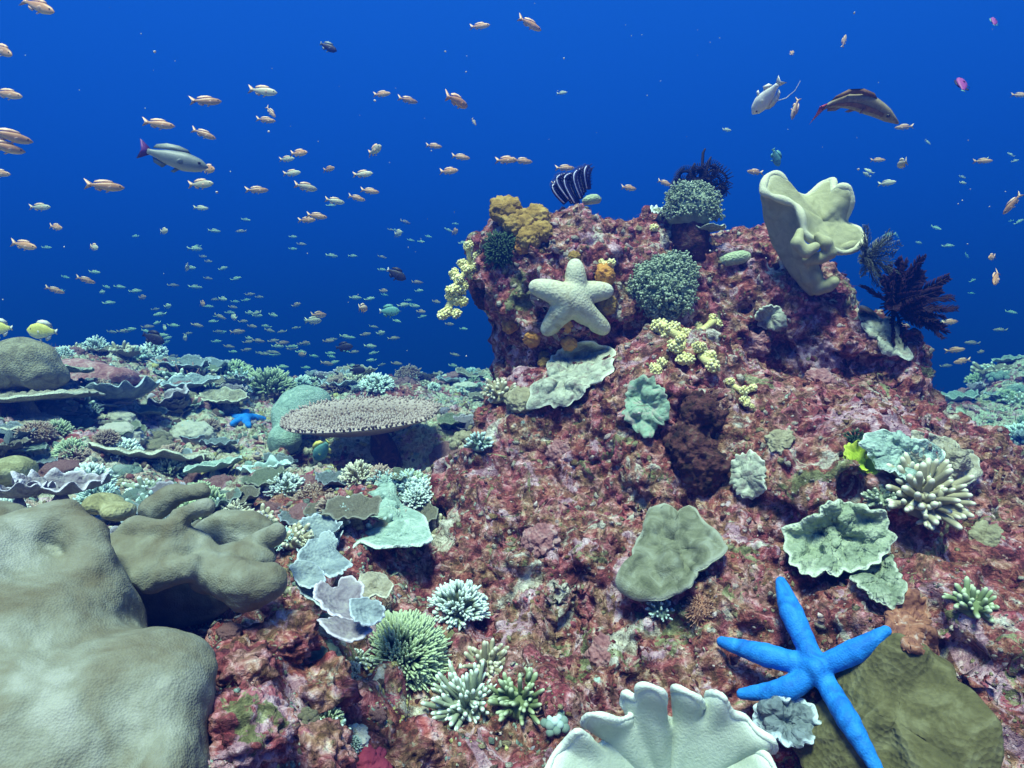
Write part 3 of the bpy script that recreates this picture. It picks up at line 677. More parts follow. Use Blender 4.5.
star('starfish', [[(252, 417), (264, 419)], [(247, 424), (249, 426)], [(238, 421), (232, 424)], [(238, 418), (231, 416)], [(244, 414), (247, 411)]], (245, 419), 4.5, 2.4, 'blue_star',
     'small bright blue starfish on the far left reef', 0.006, 0, which='ground')

# ------------------------------------------------------------------ big leather corals
def blob_thing(name, prims, k, vox, m, label, cat, amp=0.004, fr=14, group=None, carve=(), kc=.03, sub=False, amp2=0, fr2=50):
    V, F = blob_mesh(prims, k, vox, carve=carve, kc=kc); N_ = vnormals(V, F); V = V + N_ * (amp * fbm(V, fr, 2, 3))[:, None]
    if sub: V, F = subdiv(V, F); N_ = vnormals(V, F)
    if amp2: V = V + N_ * (amp2 * fbm(V, fr2, 2, 13))[:, None]
    c = V.mean(0); c[2] = V[:, 2].min()
    o = link(name, V - c, F, C[m], None, True, {'tip': np.zeros(len(V))}); o.location = c
    return meta(o, label, cat, group)
blob_thing('leather_coral', [E(60, 750, .86, 140, 115, .20), E(126, 715, .84, 64, 72, .12), E(20, 648, .95, 108, 84, .18), E(160, 672, .86, 40, 24, .07), E(168, 730, .82, 32, 60, .07), E(168, 790, .76, 36, 60, .07), E(-60, 640, .95, 110, 120, .2),
      E(58, 565, 1.06, 38, 30, .06), E(20, 565, 1.08, 48, 36, .09), ('c', P(12, 560, 1.0), P(28, 530, 1.02), .017, .019), ('c', P(28, 530, 1.02), P(60, 518, 1.04), .019, .020), ('c', P(60, 518, 1.04), P(88, 540, 1.02), .020, .018), ('c', P(88, 540, 1.02), P(92, 572, .98), .018, .014), E(96, 590, 1.0, 20, 34, .05), E(112, 598, .98, 12, 14, .03), E(-30, 540, 1.15, 60, 34, .1)],
     .030, .0075, 'leather_big', 'huge smooth grey leather coral with a rolled edge filling the lower left foreground', 'coral', .014, 7, sub=True, amp2=.0035, fr2=38)
blob_thing('leather_coral', [E(148, 552, 1.14, 50, 22, .07), ('c', P(108, 562, 1.09), P(150, 574, 1.08), .024, .026), ('c', P(150, 574, 1.08), P(188, 566, 1.09), .026, .022), ('c', P(112, 545, 1.12), P(135, 527, 1.14), .020, .022), ('c', P(135, 527, 1.14), P(172, 530, 1.13), .022, .022), ('c', P(150, 512, 1.2), P(176, 495, 1.22), .022, .020), ('c', P(176, 495, 1.22), P(202, 492, 1.2), .020, .018), ('c', P(178, 516, 1.16), P(205, 508, 1.15), .018, .020), E(176, 545, 1.15, 26, 22, .05),
      ('c', P(200, 540, 1.16), P(212, 572, 1.12), .022, .026), ('c', P(212, 572, 1.12), P(248, 586, 1.09), .034, .038), ('c', P(248, 586, 1.09), P(272, 582, 1.10), .038, .034), E(236, 560, 1.17, 40, 18, .05), E(232, 532, 1.28, 40, 26, .05), ('c', P(248, 545, 1.2), P(276, 533, 1.18), .018, .022), E(176, 588, 1.28, 60, 36, .08), E(110, 548, 1.16, 24, 16, .04)],
     .011, .0060, 'leather_big', 'folded grey leather coral with round lobes behind the huge smooth one', 'coral', .016, 9, sub=True, amp2=.003, fr2=50)
def leather(name, px, py, rpx, m, label, seed, tilt, nr=8, ruff=.22, cup=.4, lob=.16, thick=.055, spin=0, which='rock', depth=None, stalk=.5, meander=.10, vmax=None, sy=1.0, sink=0):
    d = depth or hit_avg(px, py, 10, which)[2]; r = M(rpx, d); mb = MB()
    def f(U, A):
        A2 = A + meander * U ** 2 * np.sin(nr * A * 2 + seed)
        w = wob(A, seed, 5, .5); rr = r * U * (1 + lob * w * U)
        z = r * (cup * U ** 1.8 + ruff * U ** 2.6 * np.sin(nr * A + 1.3 * wob(A, seed + 4)) * (1 + .4 * wob(A, seed + 9)))
        rr = rr * (1 - .12 * U ** 3 * np.cos(nr * A + 1.3 * wob(A, seed + 4) + .8))
        return rr * np.cos(A2), sy * rr * np.sin(A2), z
    sheet(mb, f, 40, 220, thick * r, bumps=lambda U, A, G: r * .02 * nz(G, 4 / r, seed))
    o = mb.build(name, C[m])
    st = MB(); tube(st, [(0, 0, -stalk * r), (0, 0, -stalk * .5 * r), (0, 0, .02 * r)], [.34 * r, .30 * r, .40 * r], 20, 0, 0)
    root = empty(name, (0, 0, 0), label, 'coral'); o.name = 'cap'; o.parent = root; s_ = st.build('stalk', C[m], root)
    a = Vector(tilt).normalized(); q = a.to_track_quat('Z', 'Y').to_matrix().to_4x4() @ Matrix.Rotation(spin, 4, 'Z'); q.translation = Vector(P(px, py, d - sink)); root.matrix_world = q
    return root
def crspline(pts, k):
    p = np.array(pts, float); n = len(p); out = []
    for i in range(n):
        a, b, c, d = p[(i - 1) % n], p[i], p[(i + 1) % n], p[(i + 2) % n]
        for s in range(k):
            t = s / k; out.append(.5 * (2 * b + (c - a) * t + (2 * a - 5 * b + 4 * c - d) * t * t + (3 * b - a - 3 * c + d) * t ** 3))
    return np.array(out)
def rimsheet(name, centre, rim, m, label, thick=.007, k=7, pw=1.6, ripple=0.0, seed=1, stalk=None, lobes=(), fold=5, wexp=.6, lip=0, part='cap', parent=None, dm=1, rag=0):
    """fleshy coral: a thick sheet running from its centre out to a curling rim"""
    if dm != 1: centre = (centre[0], centre[1], centre[2] * dm); rim = [(a, b, d * dm) for a, b, d in rim]
    c = P(*centre); rp = np.array([P(a, b, d) for a, b, d in rim]); Rm = crspline(rp, k) - c; n = len(Rm); Rm = Rm * (1 + rag * (wobs(np.arange(n) * 2 * math.pi / n, seed, 6, 14) + .6 * wobs(np.arange(n) * 2 * math.pi / n, seed + 1, 15, 34)))[:, None]; lin = Rm.copy()
    kf = np.fft.fftfreq(n)[:, None]; lin = np.real(np.fft.ifft(np.fft.fft(lin, axis=0) * np.exp(-2 * (math.pi * kf * fold) ** 2), axis=0))        # folds fade towards the centre
    mb = MB(); A0 = np.arange(n)
    ax = -c / np.linalg.norm(c)
    def f(U, A):
        ia = np.clip(np.round(A / (2 * math.pi) * n).astype(int), 0, n - 1); w = sstep(wexp, 1.02, U)[..., None]
        q = (Rm[ia] * w + lin[ia] * (1 - w)) * U[..., None]
        dep = (q @ ax); q = q + ax * (dep * (U ** (pw - 1) - 1))[..., None]
        if ripple: q = q + ax * (ripple * fbm((q + c).reshape(-1, 3), 30, 2, seed).reshape(U.shape))[..., None]
        return q[..., 0], q[..., 1], q[..., 2]
    sheet(mb, f, 34, n, thick)
    if parent is not None: o = mb.build(part, C[m], parent); o.location = c - np.array(parent.location); return o
    root = empty(name, c, label, 'coral'); mb.build(part, C[m], root)
    if stalk is not None:
        s = MB(); e = P(*stalk[:3]) - c; tube(s, [(0, 0, 0), e * .5, e], [stalk[3] * .8, stalk[3] * .8, stalk[3]], 18, 0, 0); s.build('stalk', C[m], root)
    if lip:
        pr = []; q = Rm[::2]
        for i in range(len(q)):
            a, b_ = q[i], q[(i + 1) % len(q)]; w_ = M(lip, centre[2]) * (1 + .25 * math.sin(i * .9 + seed)); pr.append(('c', a, b_, w_, w_))
        V, F = blob_mesh(pr, .003, .0028 if centre[2] < 1.2 else .005); link('rim', V, F, C[m], root, True, {'tip': np.ones(len(V))})
    for lb in lobes:
        pr = []
        for (a, b, d, r_), (a2, b2, d2, r2) in zip(lb[:-1], lb[1:]): pr.append(('c', P(a, b, d), P(a2, b2, d2), M(r_, d), M(r2, d2)))
        V, F = blob_mesh(pr, .006, .004); link('fold', V - c, F, C[m], root, True, {'tip': np.full(len(V), .5)})
    return root
rimsheet('leather_coral', (668, 800, .83), [(563, 745, .79), (577, 731, .78), (587, 737, .79), (597, 747, .81), (607, 737, .82), (600, 728, .82), (585, 726, .82), (588, 715, .80), (602, 715, .79), (620, 720, .80), (632, 714, .82), (622, 704, .83), (625, 694, .82), (636, 698, .81), (638, 688, .80), (648, 685, .79), (662, 692, .79), (665, 704, .81), (664, 717, .83), (673, 720, .84),
  (683, 710, .84), (674, 700, .84), (674, 688, .82), (686, 691, .80), (699, 698, .80), (705, 708, .82), (708, 695, .82), (723, 697, .79), (733, 713, .80), (747, 718, .80), (760, 733, .79), (774, 741, .78), (773, 750, .79), (756, 748, .80), (741, 747, .82), (742, 754, .82), (760, 753, .79), (771, 761, .77), (778, 785, .76), (770, 820, .74), (720, 850, .72), (660, 860, .72), (600, 850, .72), (560, 825, .74), (545, 785, .76), (552, 760, .78)],
  'leather_white', 'pale ruffled leather coral with a wavy thick rim at the bottom edge', thick=.0036, stalk=(670, 830, .98, .06), fold=13, pw=1.0, wexp=.74, lip=2.9, rag=.006)
o = rimsheet('leather_coral', (822, 222, 2.05), [(763, 188, 2.03), (767, 177, 2.05), (776, 174, 2.06), (785, 181, 2.06), (792, 193, 2.07), (803, 197, 2.09), (814, 192, 2.10), (824, 183, 2.10), (833, 181, 2.08), (833, 192, 2.06), (840, 187, 2.04), (849, 189, 2.03), (851, 202, 2.04), (845, 220, 2.07), (850, 227, 2.07), (860, 231, 2.05), (863, 242, 2.03), (848, 252, 2.02),
  (834, 251, 2.00), (822, 243, 1.99), (812, 240, 1.98), (804, 232, 1.97), (802, 218, 1.97), (797, 207, 1.98), (786, 201, 1.99), (774, 197, 2.0), (765, 193, 2.01)],
  'leather_cream', 'cream leather coral standing upright with curling lobes on the top right of the outcrop', thick=.009, fold=7, pw=1.3, wexp=.5, lip=3.2, ripple=.004,
  lobes=[[(800, 232, 1.97, 4), (797, 243, 1.95, 6), (806, 252, 1.95, 6), (815, 247, 1.95, 5)], [(818, 236, 1.96, 4), (826, 243, 1.95, 6), (830, 253, 1.96, 6), (820, 258, 1.97, 6), (808, 260, 1.99, 6)], [(836, 250, 2.02, 5), (850, 246, 2.03, 5), (860, 238, 2.04, 4)], [(808, 264, 2.05, 9), (812, 278, 2.06, 10), (818, 288, 2.06, 7), (828, 286, 2.04, 6), (833, 282, 2.03, 6)]])
pr = []; cr_ = np.array([(765, 193, 2.03), (776, 198, 2.01), (790, 204, 2.0), (799, 212, 1.99), (803, 226, 1.99), (801, 242, 2.0), (806, 258, 2.02), (811, 274, 2.04)]); ou = np.array([(764, 197, 2.06), (767, 214, 2.08), (771, 232, 2.10), (777, 247, 2.11), (786, 261, 2.11), (794, 273, 2.11), (803, 284, 2.10), (812, 292, 2.09)])
for t in np.linspace(0, 7, 30):
    a = [np.interp(t, range(8), cr_[:, k]) for k in range(3)]; b = [np.interp(t, range(8), ou[:, k]) for k in range(3)]; pr.append(('c', P(*a), P(*b), M(2.6, 2), M(3.6, 2)))
V, F = blob_mesh(pr, .008, .0045); c0 = np.array(o.location); V = V + vnormals(V, F) * (.0035 * fbm(V, 24, 2, 4))[:, None]; link('outer_wall', V - c0, F, C['leather_cream'], o, True, {'tip': np.zeros(len(V))})
rimsheet('plate_coral', (385, 522, 1.74), [(335, 522, 1.72), (345, 506, 1.80), (362, 492, 1.88), (376, 482, 1.95), (384, 472, 1.97), (393, 482, 1.95), (400, 503, 1.88), (424, 516, 1.78), (431, 532, 1.68), (426, 545, 1.62), (402, 547, 1.60), (376, 548, 1.58), (360, 543, 1.60), (350, 549, 1.60), (337, 540, 1.64)],
  'plate_teal', 'pale teal plate coral with a knobby top and shaded underside', thick=.006, fold=5, pw=1.0, wexp=.6, ripple=.022, stalk=(388, 545, 1.85, .06), part='plate', rag=.03)
lf = rimsheet('leaf_coral', (325, 556, 1.62), [(295, 560, 1.58), (304, 546, 1.62), (318, 536, 1.68), (330, 531, 1.70), (338, 540, 1.68), (336, 550, 1.66), (350, 562, 1.60), (345, 572, 1.57), (330, 577, 1.56), (315, 572, 1.56), (303, 575, 1.56)],
  'plate_blue', 'blue grey leafy coral of thin ruffled plates right of the folded grey leather coral', thick=.003, fold=4, pw=1.5, wexp=.6, ripple=.008, part='leaf', dm=.86, rag=.07)
for cc, rm, mm in (((342, 600, 1.56), [(312, 590, 1.55), (322, 582, 1.60), (335, 588, 1.58), (342, 577, 1.62), (356, 578, 1.62), (364, 588, 1.58), (362, 604, 1.54), (366, 616, 1.50), (352, 622, 1.49), (340, 618, 1.50), (326, 612, 1.50), (318, 602, 1.52)], 'plate_mauve'),
                   ((376, 588, 1.62), [(358, 578, 1.64), (372, 572, 1.68), (385, 575, 1.68), (393, 586, 1.62), (386, 598, 1.58), (374, 595, 1.58), (362, 602, 1.57)], 'plate_tan'),
                   ((318, 592, 1.60), [(296, 578, 1.60), (310, 572, 1.66), (322, 580, 1.64), (334, 592, 1.58), (342, 610, 1.54), (330, 612, 1.53), (314, 602, 1.55), (300, 592, 1.57)], 'plate_blue'),
                   ((306, 574, 1.6), [(290, 566, 1.6), (302, 560, 1.62), (318, 566, 1.62), (326, 580, 1.58), (312, 588, 1.55), (298, 584, 1.56)], 'plate_blue'),
                   ((366, 612, 1.5), [(350, 600, 1.5), (368, 598, 1.52), (384, 606, 1.5), (382, 620, 1.48), (366, 626, 1.46), (352, 618, 1.47)], 'plate_blue'),
                   ((345, 628, 1.5), [(318, 622, 1.5), (335, 618, 1.55), (356, 622, 1.55), (372, 628, 1.5), (360, 640, 1.46), (340, 640, 1.46)], 'plate_mauve')):
    rimsheet('leaf_coral', cc, rm, mm, '', thick=.0025, fold=4, pw=1.5, wexp=.6, ripple=.008, part='leaf', parent=lf, rag=.08, seed=int(cc[0]), dm=(1.19 if cc[1] < 595 else 1.14 if cc[1] < 610 else 1.05) / 1.55)

# ------------------------------------------------------------------ growths on the outcrop
def put(mb, name, m, px, py, label, cat='coral', up=.4, sink=0.0, group=None, which='rock', spin=None, tilt=None, r=8):
    o = one(mb, name, m, label, cat, group); place(o, px, py, up, sink, spin, r, which, tilt=tilt); return o
def sz(px, py, rpx, which='rock'):
    h = hit_avg(px, py, 8, which); return M(rpx, h[2] if h else 2.3)
r = sz(665, 282, 34); put(g_cauli(r, 4, 520), 'soft_coral', 'tuft', 665, 290, 'round grey green fuzzy soft coral right of the cream starfish', up=.3, sink=-.01)
r = sz(690, 205, 27); t_ = empty('soft_coral', (0, 0, 0), 'grey green bushy soft coral knob on a dark stump at the top of the outcrop', 'coral')
mb = MB(); tube(mb, [(0, 0, -r * 1.2), (0, 0, -.3 * r), (0, 0, .5 * r)], [r * .75, r * .7, r * .6], 14, 0, 0); mb.build('stump', C['dark_sponge'], t_)
mb = g_cauli(r, 9, 380, 1.0); cr = mb.build('crown', C['tuft'], t_); cr.location = (0, 0, .62 * r); t_.location = P(690, 228, 2.22)
fl = g_plate(r * .62, 12, ruff=.12, nr=9).build('frill', C['plate_green'], t_); fl.location = (r * .55, -r * .2, -.35 * r)
for k, (a, b, s, lb) in enumerate([(735, 254, 15, 'small pale green rounded coral left of the upright cream leather coral'), (592, 196, 12, 'small pale speckled coral beside the striped feather star')]):
    mb = MB(); r = sz(a, b + 8, s); tube(mb, [(-r, 0, 0), (-.5 * r, 0, .12 * r), (0, 0, .15 * r), (.5 * r, 0, .12 * r), (r * .9, 0, 0)], np.array((.30, .42, .46, .44, .3)) * r, 14, 0, 1)
    put(mb, 'small_coral', 'cuke', a, b + 5, lb, up=.4, sink=.0, spin=.2 + k * .5)
def yellow(pts, label, which='rock', depth=None, twig=True):
    """soft coral of cauliflower knobs on pale branches"""
    mb = MB(); rr = random.Random(len(pts)); c = None; L3 = []
    for a, b, s in pts:
        d = depth or hit_avg(a, b, 6, which)[2]; L3.append((P(a, b, d - M(s, d) * .8), M(s, d), P(a, b, d)))
    c = np.mean([l[2] for l in L3], 0)
    for p, s, q in L3:
        for j in range(3):
            off = np.array([rr.gauss(0, .42) for _ in range(3)]) * s; knob(mb, p - c + off, s * rr.uniform(.5, .72), rr, 34)
    o = one(mb, 'soft_coral', 'yellow', label, 'coral'); o.location = c
    if twig:
        st = MB()
        for p, s, q in L3: tube(st, [(0, 0, 0), (p - c) * .5 + np.array((0, -.008, 0)), (p - c)], [s * .5, s * .45, s * .5], 8, 0, 0)
        st.build('branch', C['yellow'], o)
    return o
yellow([(660, 324, 9), (672, 330, 9), (684, 336, 8), (700, 328, 8), (713, 322, 7), (676, 350, 9), (658, 368, 8), (700, 350, 7), (708, 362, 10), (682, 360, 8)], 'yellow knobbly soft coral with spreading branches below the round fuzzy soft coral')
yellow([(730, 384, 6), (742, 394, 7), (752, 388, 6), (748, 404, 5)], 'small yellow knobbly soft coral above the dark brown sponge')
yellow([(470, 250, 8), (478, 262, 8), (462, 264, 7), (476, 276, 8)], 'upper cluster of pale yellow soft coral on the left edge of the outcrop', depth=2.18)
yellow([(458, 277, 8), (450, 290, 9), (456, 300, 8), (447, 312, 8), (460, 287, 7), (466, 270, 6)], 'lower cluster of pale yellow soft coral hanging off the left edge of the outcrop', depth=2.15)
yellow([(605, 264, 6), (611, 269, 4)], 'tiny yellow soft coral just right of the top arm of the cream starfish', twig=False)
yellow([(653, 231, 5)], 'single tiny yellow soft coral knob near the top of the outcrop', twig=False)
def sponge(px, py, rpx, m, label, seed, flat=.8, which='rock', parts=1):
    r = sz(px, py, rpx, which); mb = MB(); rr = random.Random(seed)
    for j in range(parts):
        V_, F_ = lump(r * (1 if parts == 1 else rr.uniform(.5, .7)), seed + j, flat, .17, 2.6, ICO4); V_ = V_ * (1 + .09 * fbm(V_ / r, 9, 3, seed))[:, None]; off = np.array((rr.uniform(-.6, .6), rr.uniform(-.6, .6), rr.uniform(-.1, .25))) * r if parts > 1 else 0
        mb.add(V_ + off, F_.tolist(), 0)
    return put(mb, 'sponge', m, px, py, label, 'sponge', up=.2, sink=-.1 * r, which=which)
sponge(520, 226, 26, 'ochre', 'large lumpy ochre sponge capping the upper left corner of the outcrop', 3, .7, parts=4)
sponge(540, 240, 20, 'ochre', 'ochre sponge lobe above the cream starfish', 7, .8, parts=3)
sponge(511, 325, 9, 'orange', 'small round orange sponge lowest left of the cream starfish', 5)
sponge(532, 338, 9, 'orange', 'orange sponge ball below the left arm of the cream starfish', 6)
sponge(565, 334, 14, 'orange', 'broad orange sponge between the two lower arms of the cream starfish', 8, .7, parts=2)
sponge(545, 361, 11, 'ochre', 'bright ochre yellow sponge beside the pale crusting plate', 9, .8, parts=2)
sponge(604, 275, 11, 'orange', 'orange sponge between the upper and right arms of the cream starfish', 10)
sponge(523, 247, 8, 'orange', 'small orange sponge under the ochre sponges', 14)
sponge(574, 257, 6, 'ochre', 'tiny ochre sponge touching the top arm tip of the cream starfish', 15)
sponge(629, 291, 5, 'lump_yellow', 'tiny yellow sponge at the foot of the round fuzzy soft coral', 16)
sponge(607, 305, 10, 'ochre', 'brown sponge under the right arm of the cream starfish', 17)
sponge(482, 298, 14, 'dark_sponge', 'dark red brown sponge on the shaded left edge of the outcrop', 18, parts=3)
r = sz(502, 245, 19); put(g_tuft(r, 5, 420, .03), 'algae_tuft', 'dark_green', 502, 250, 'dark green feathery tuft on the upper left of the outcrop', 'algae', up=.3)
# draped crusting plates: a lobed sheet laid over the rock
def crust(name, outline, m, label, cat='coral', rise=.012, amp=.006, fr=40, th_=.005, seed=1, rag=.10, which='rock', n=34, cat2=None, smooth=5):
    """plate that follows the rock under a lobed outline given by photo spots"""
    o_ = np.array(outline, float); c = o_.mean(0); k = len(o_); A = np.linspace(0, 2 * math.pi, 120, endpoint=False)
    ang = np.arctan2(o_[:, 1] - c[1], o_[:, 0] - c[0]); rad = np.hypot(*(o_ - c).T); s = np.argsort(ang); ang = ang[s]; rad = rad[s]
    ra_ = np.interp(A, np.concatenate([ang - 2 * math.pi, ang, ang + 2 * math.pi]), np.tile(rad, 3)); ra_ = ra_ * (1 + rag * wob(A * 3, seed, 8, .4))
    us = 1 - (1 - np.linspace(0, 1, n)) ** 1.4; D = np.zeros((n, 120)); Q = np.zeros((n, 120, 2))
    for i, u in enumerate(us):
        Q[i, :, 0] = c[0] + ra_ * u * np.cos(A); Q[i, :, 1] = c[1] + ra_ * u * np.sin(A)
        for j in range(120):
            h = hit(Q[i, j, 0], Q[i, j, 1], which); D[i, j] = h[2] if h else np.nan
    dm = np.nanmedian(D); D = np.where(np.isnan(D) | (np.abs(D - dm) > .35), dm, D)
    for _ in range(smooth): D[1:-1] = (D[:-2] + 2 * D[1:-1] + D[2:]) / 4; D = (np.roll(D, 1, 1) + 2 * D + np.roll(D, -1, 1)) / 4
    D[0] = D[0].mean()
    U = us[:, None] * np.ones((1, 120)); D = D - rise * (.5 + U)
    X = D[..., None] * (CF + ((Q[..., 0] - 512) / FPX)[..., None] * CX - ((Q[..., 1] - 384) / FPX)[..., None] * CU)
    org = X[0, 0].copy(); mb = MB()
    def f(U_, A_): return X[..., 0] - org[0], X[..., 1] - org[1], X[..., 2] - org[2]
    us_save = us
    G = X - org; du = np.gradient(G, axis=0); dv = np.roll(G, -1, 1) - np.roll(G, 1, 1); nn = np.cross(du, dv); nn /= np.linalg.norm(nn, axis=-1, keepdims=True) + 1e-9
    if (nn * (-X / np.linalg.norm(X, axis=-1, keepdims=True))).sum(-1).mean() < 0: nn = -nn; flip = False
    else: flip = True
    nn[0] = nn[2].mean(0); nn /= np.linalg.norm(nn, axis=-1, keepdims=True)
    t = th_ * np.sqrt(np.clip(1 - np.clip((U - .85) / .15, 0, 1) ** 2, 0, 1))
    bump_ = amp * fbm(X.reshape(-1, 3), fr, 3, seed).reshape(U.shape) * (1 - U ** 6)
    top = G + nn * (t + bump_)[..., None]; bot = G - nn * (t + .01 * (1 - U))[..., None]; N = n * 120; Fs = []
    for i in range(n - 1):
        for j in range(120):
            kk = (j + 1) % 120; q = (i * 120 + j, (i + 1) * 120 + j, (i + 1) * 120 + kk, i * 120 + kk)
            Fs.append(q if flip else q[::-1]); Fs.append(tuple(x + N for x in (q[::-1] if flip else q)))
    for j in range(120):
        kk = (j + 1) % 120; q = ((n - 1) * 120 + j, (n - 1) * 120 + j + N, (n - 1) * 120 + kk + N, (n - 1) * 120 + kk); Fs.append(q if flip else q[::-1])
    mb.add(np.vstack([top.reshape(-1, 3), bot.reshape(-1, 3)]), Fs, np.concatenate([U.ravel(), U.ravel() * .9]))
    o = one(mb, name, m, label, cat); o.location = org; return o
crust('leather_coral', [(614, 578), (632, 556), (643, 530), (648, 512), (664, 503), (678, 512), (690, 504), (704, 520), (716, 532), (728, 548), (712, 562), (698, 572), (690, 588), (668, 598), (640, 600), (620, 592)], 'leather_grey', 'flat grey green leather coral pressed on the middle of the outcrop', amp=.012, fr=11, rise=.03, seed=4, th_=.008, rag=.03)
crust('crusting_coral', [(560, 350), (590, 342), (614, 352), (612, 372), (590, 385), (575, 400), (545, 405), (527, 410), (530, 385), (550, 378), (548, 362)], 'pale_crust', 'pale crusting plate coral with ragged rim below the cream starfish', amp=.012, rise=.02, seed=2, rag=.07)
crust('crusting_coral', [(630, 382), (655, 380), (667, 395), (660, 425), (648, 440), (632, 425), (625, 400)], 'teal_crust', 'mottled teal crusting patch left of the dark brown sponge', amp=.008, seed=5)
crust('crusting_coral', [(735, 455), (758, 455), (765, 478), (758, 497), (738, 495), (732, 475)], 'pale_crust', 'small grey crusting coral right of the dark brown sponge', amp=.008, seed=6)
crust('crusting_coral', [(757, 310), (772, 306), (786, 325), (770, 330)], 'pale_crust', 'tiny pale green crust below the upright cream leather coral', amp=.006, seed=7, n=16)
crust('crusting_coral', [(860, 305), (880, 318), (900, 338), (914, 358), (898, 356), (878, 338), (862, 322)], 'pale_crust', 'long pale crust along the right edge of the outcrop below the dark red feather star', amp=.010, seed=8)
crust('crusting_coral', [(780, 528), (808, 520), (822, 508), (850, 502), (880, 512), (897, 530), (885, 550), (872, 566), (840, 572), (800, 568), (785, 552)], 'plate_green', 'grey green bumpy plate coral above the bright blue starfish', amp=.020, fr=46, rise=.045, seed=9, th_=.006)
crust('crusting_coral', [(862, 560), (884, 550), (898, 572), (900, 608), (882, 604), (868, 590), (850, 575)], 'plate_green', 'smaller grey green plate hanging under the bumpy plate coral', amp=.008, rise=.018, seed=10)
crust('crusting_coral', [(862, 438), (890, 432), (912, 440), (945, 458), (925, 478), (895, 470), (870, 462)], 'plate_teal', 'ragged pale teal plate coral behind the stubby finger coral', amp=.014, rise=.03, seed=11)
crust('crusting_coral', [(905, 440), (935, 435), (960, 450), (985, 475), (965, 486), (935, 470)], 'plate_tan', 'pale tan crusting plate on the right shoulder of the outcrop', amp=.012, rise=.02, seed=12)
crust('crusting_coral', [(850, 655), (885, 635), (925, 645), (960, 680), (1000, 730), (995, 790), (930, 800), (870, 790), (820, 780), (790, 745), (825, 700)], 'olive_coral', 'smooth olive boulder coral under the bright blue starfish', amp=.003, rise=.016, seed=13, smooth=40, th_=.008, fr=14, rag=.03)
crust('crusting_coral', [(752, 708), (785, 700), (815, 706), (822, 730), (800, 748), (775, 735), (755, 725)], 'bluegrey', 'blue grey crinkled coral between the pale ruffled coral and the bright blue starfish', amp=.012, rise=.035, seed=14, rag=.12)
crust('crusting_sponge', [(885, 610), (910, 590), (930, 625), (935, 655), (905, 650), (890, 635)], 'rust_crust', 'rust orange crusting sponge right of the bright blue starfish', 'sponge', amp=.01, seed=15)
blob_thing('sponge', [E(700, 415, 1.68, 20, 20, .06), E(690, 445, 1.67, 22, 26, .06), E(706, 470, 1.64, 20, 26, .05), E(724, 430, 1.69, 14, 22, .05), E(738, 412, 1.70, 12, 12, .04)], .02, .006, 'dark_sponge',
     'dark brown furry sponge in the middle of the outcrop', 'sponge', .02, 24, amp2=.012, fr2=70, sub=True)
def bush(kind, px, py, rpx, m, label, seed, up=.5, which='rock', **k):
    r = sz(px, py, rpx, which); f = {'bush': g_bush, 'fingers': g_fingers, 'tuft': g_tuft, 'plate': g_plate, 'foliose': g_foliose, 'lump': g_lump, 'knobs': g_knobs}[kind]
    nm = {'bush': 'branching_coral', 'fingers': 'finger_coral', 'tuft': 'soft_coral', 'plate': 'plate_coral', 'foliose': 'leaf_coral', 'lump': 'boulder_coral', 'knobs': 'knobby_coral'}[kind]
    return put(f(r, seed, **k), nm, m, px, py, label, up=up, which=which, sink=.03 * r)
bush('fingers', 922, 498, 42, 'bush_cream', 'stubby finger coral with cream tips on the right slope of the outcrop', 3, n=46, thick=.085)
bush('fingers', 880, 500, 20, 'plate_green', 'short grey green finger coral left of the cream tipped one', 4, n=24)
bush('bush', 660, 612, 17, 'bush_teal', 'tiny pale teal branching coral below the flat grey green leather coral', 5, n=22, thick=.09)
bush('fingers', 972, 606, 24, 'bush_green', 'dull green finger coral at the right edge of the photo', 6, n=22)
bush('fingers', 500, 395, 20, 'bush_cream', 'brown cream finger coral in the shade left of the pale crusting plate', 7, n=22)
bush('lump', 520, 400, 16, 'lump_tan', 'olive rounded coral tucked under the pale crusting plate', 8)
bush('bush', 480, 446, 18, 'bush_teal', 'pale teal branching coral at the left foot of the outcrop', 9, n=26, thick=.09)
bush('knobs', 462, 440, 15, 'lump_tan', 'knobby tan coral left of the pale teal branching coral', 10)
bush('bush', 855, 440, 14, 'dark_green', 'dark green tuft above the lime algae', 10, n=40)
bush('plate', 660, 216, 11, 'bush_pale', 'tiny whitish frilly coral on the top rim of the outcrop', 11, ruff=.3)
bush('tuft', 700, 610, 16, 'fan_brown', 'brown red fuzzy tuft beside the tiny teal branching coral', 12, n=240, thick=.03)
bush('foliose', 862, 466, 18, 'lime', 'bright lime green leafy algae beside the finger coral', 13)['category'] = 'algae'
for k, (a, b, s, m, lb) in enumerate([(756, 345, 12, 'lump_pink', 'pink crusted lump right of the yellow soft coral'), (820, 380, 14, 'lump_pink', 'pink rounded lump on the upper right slope'),
        (560, 455, 15, 'lump_pink', 'pink lump on the lower left face of the outcrop'), (540, 540, 17, 'lump_pink', 'pink lump on the lower face left of the flat leather coral'),
        (780, 440, 13, 'lump_tan', 'tan lump left of the lime algae'), (985, 540, 18, 'lump_tan', 'tan lump near the right edge of the photo'), (600, 655, 17, 'lump_pink', 'pink lump above the pale ruffled coral')]):
    bush('lump', a, b, s, m, lb, 40 + k, up=.1, flat=.45, amp=.3)

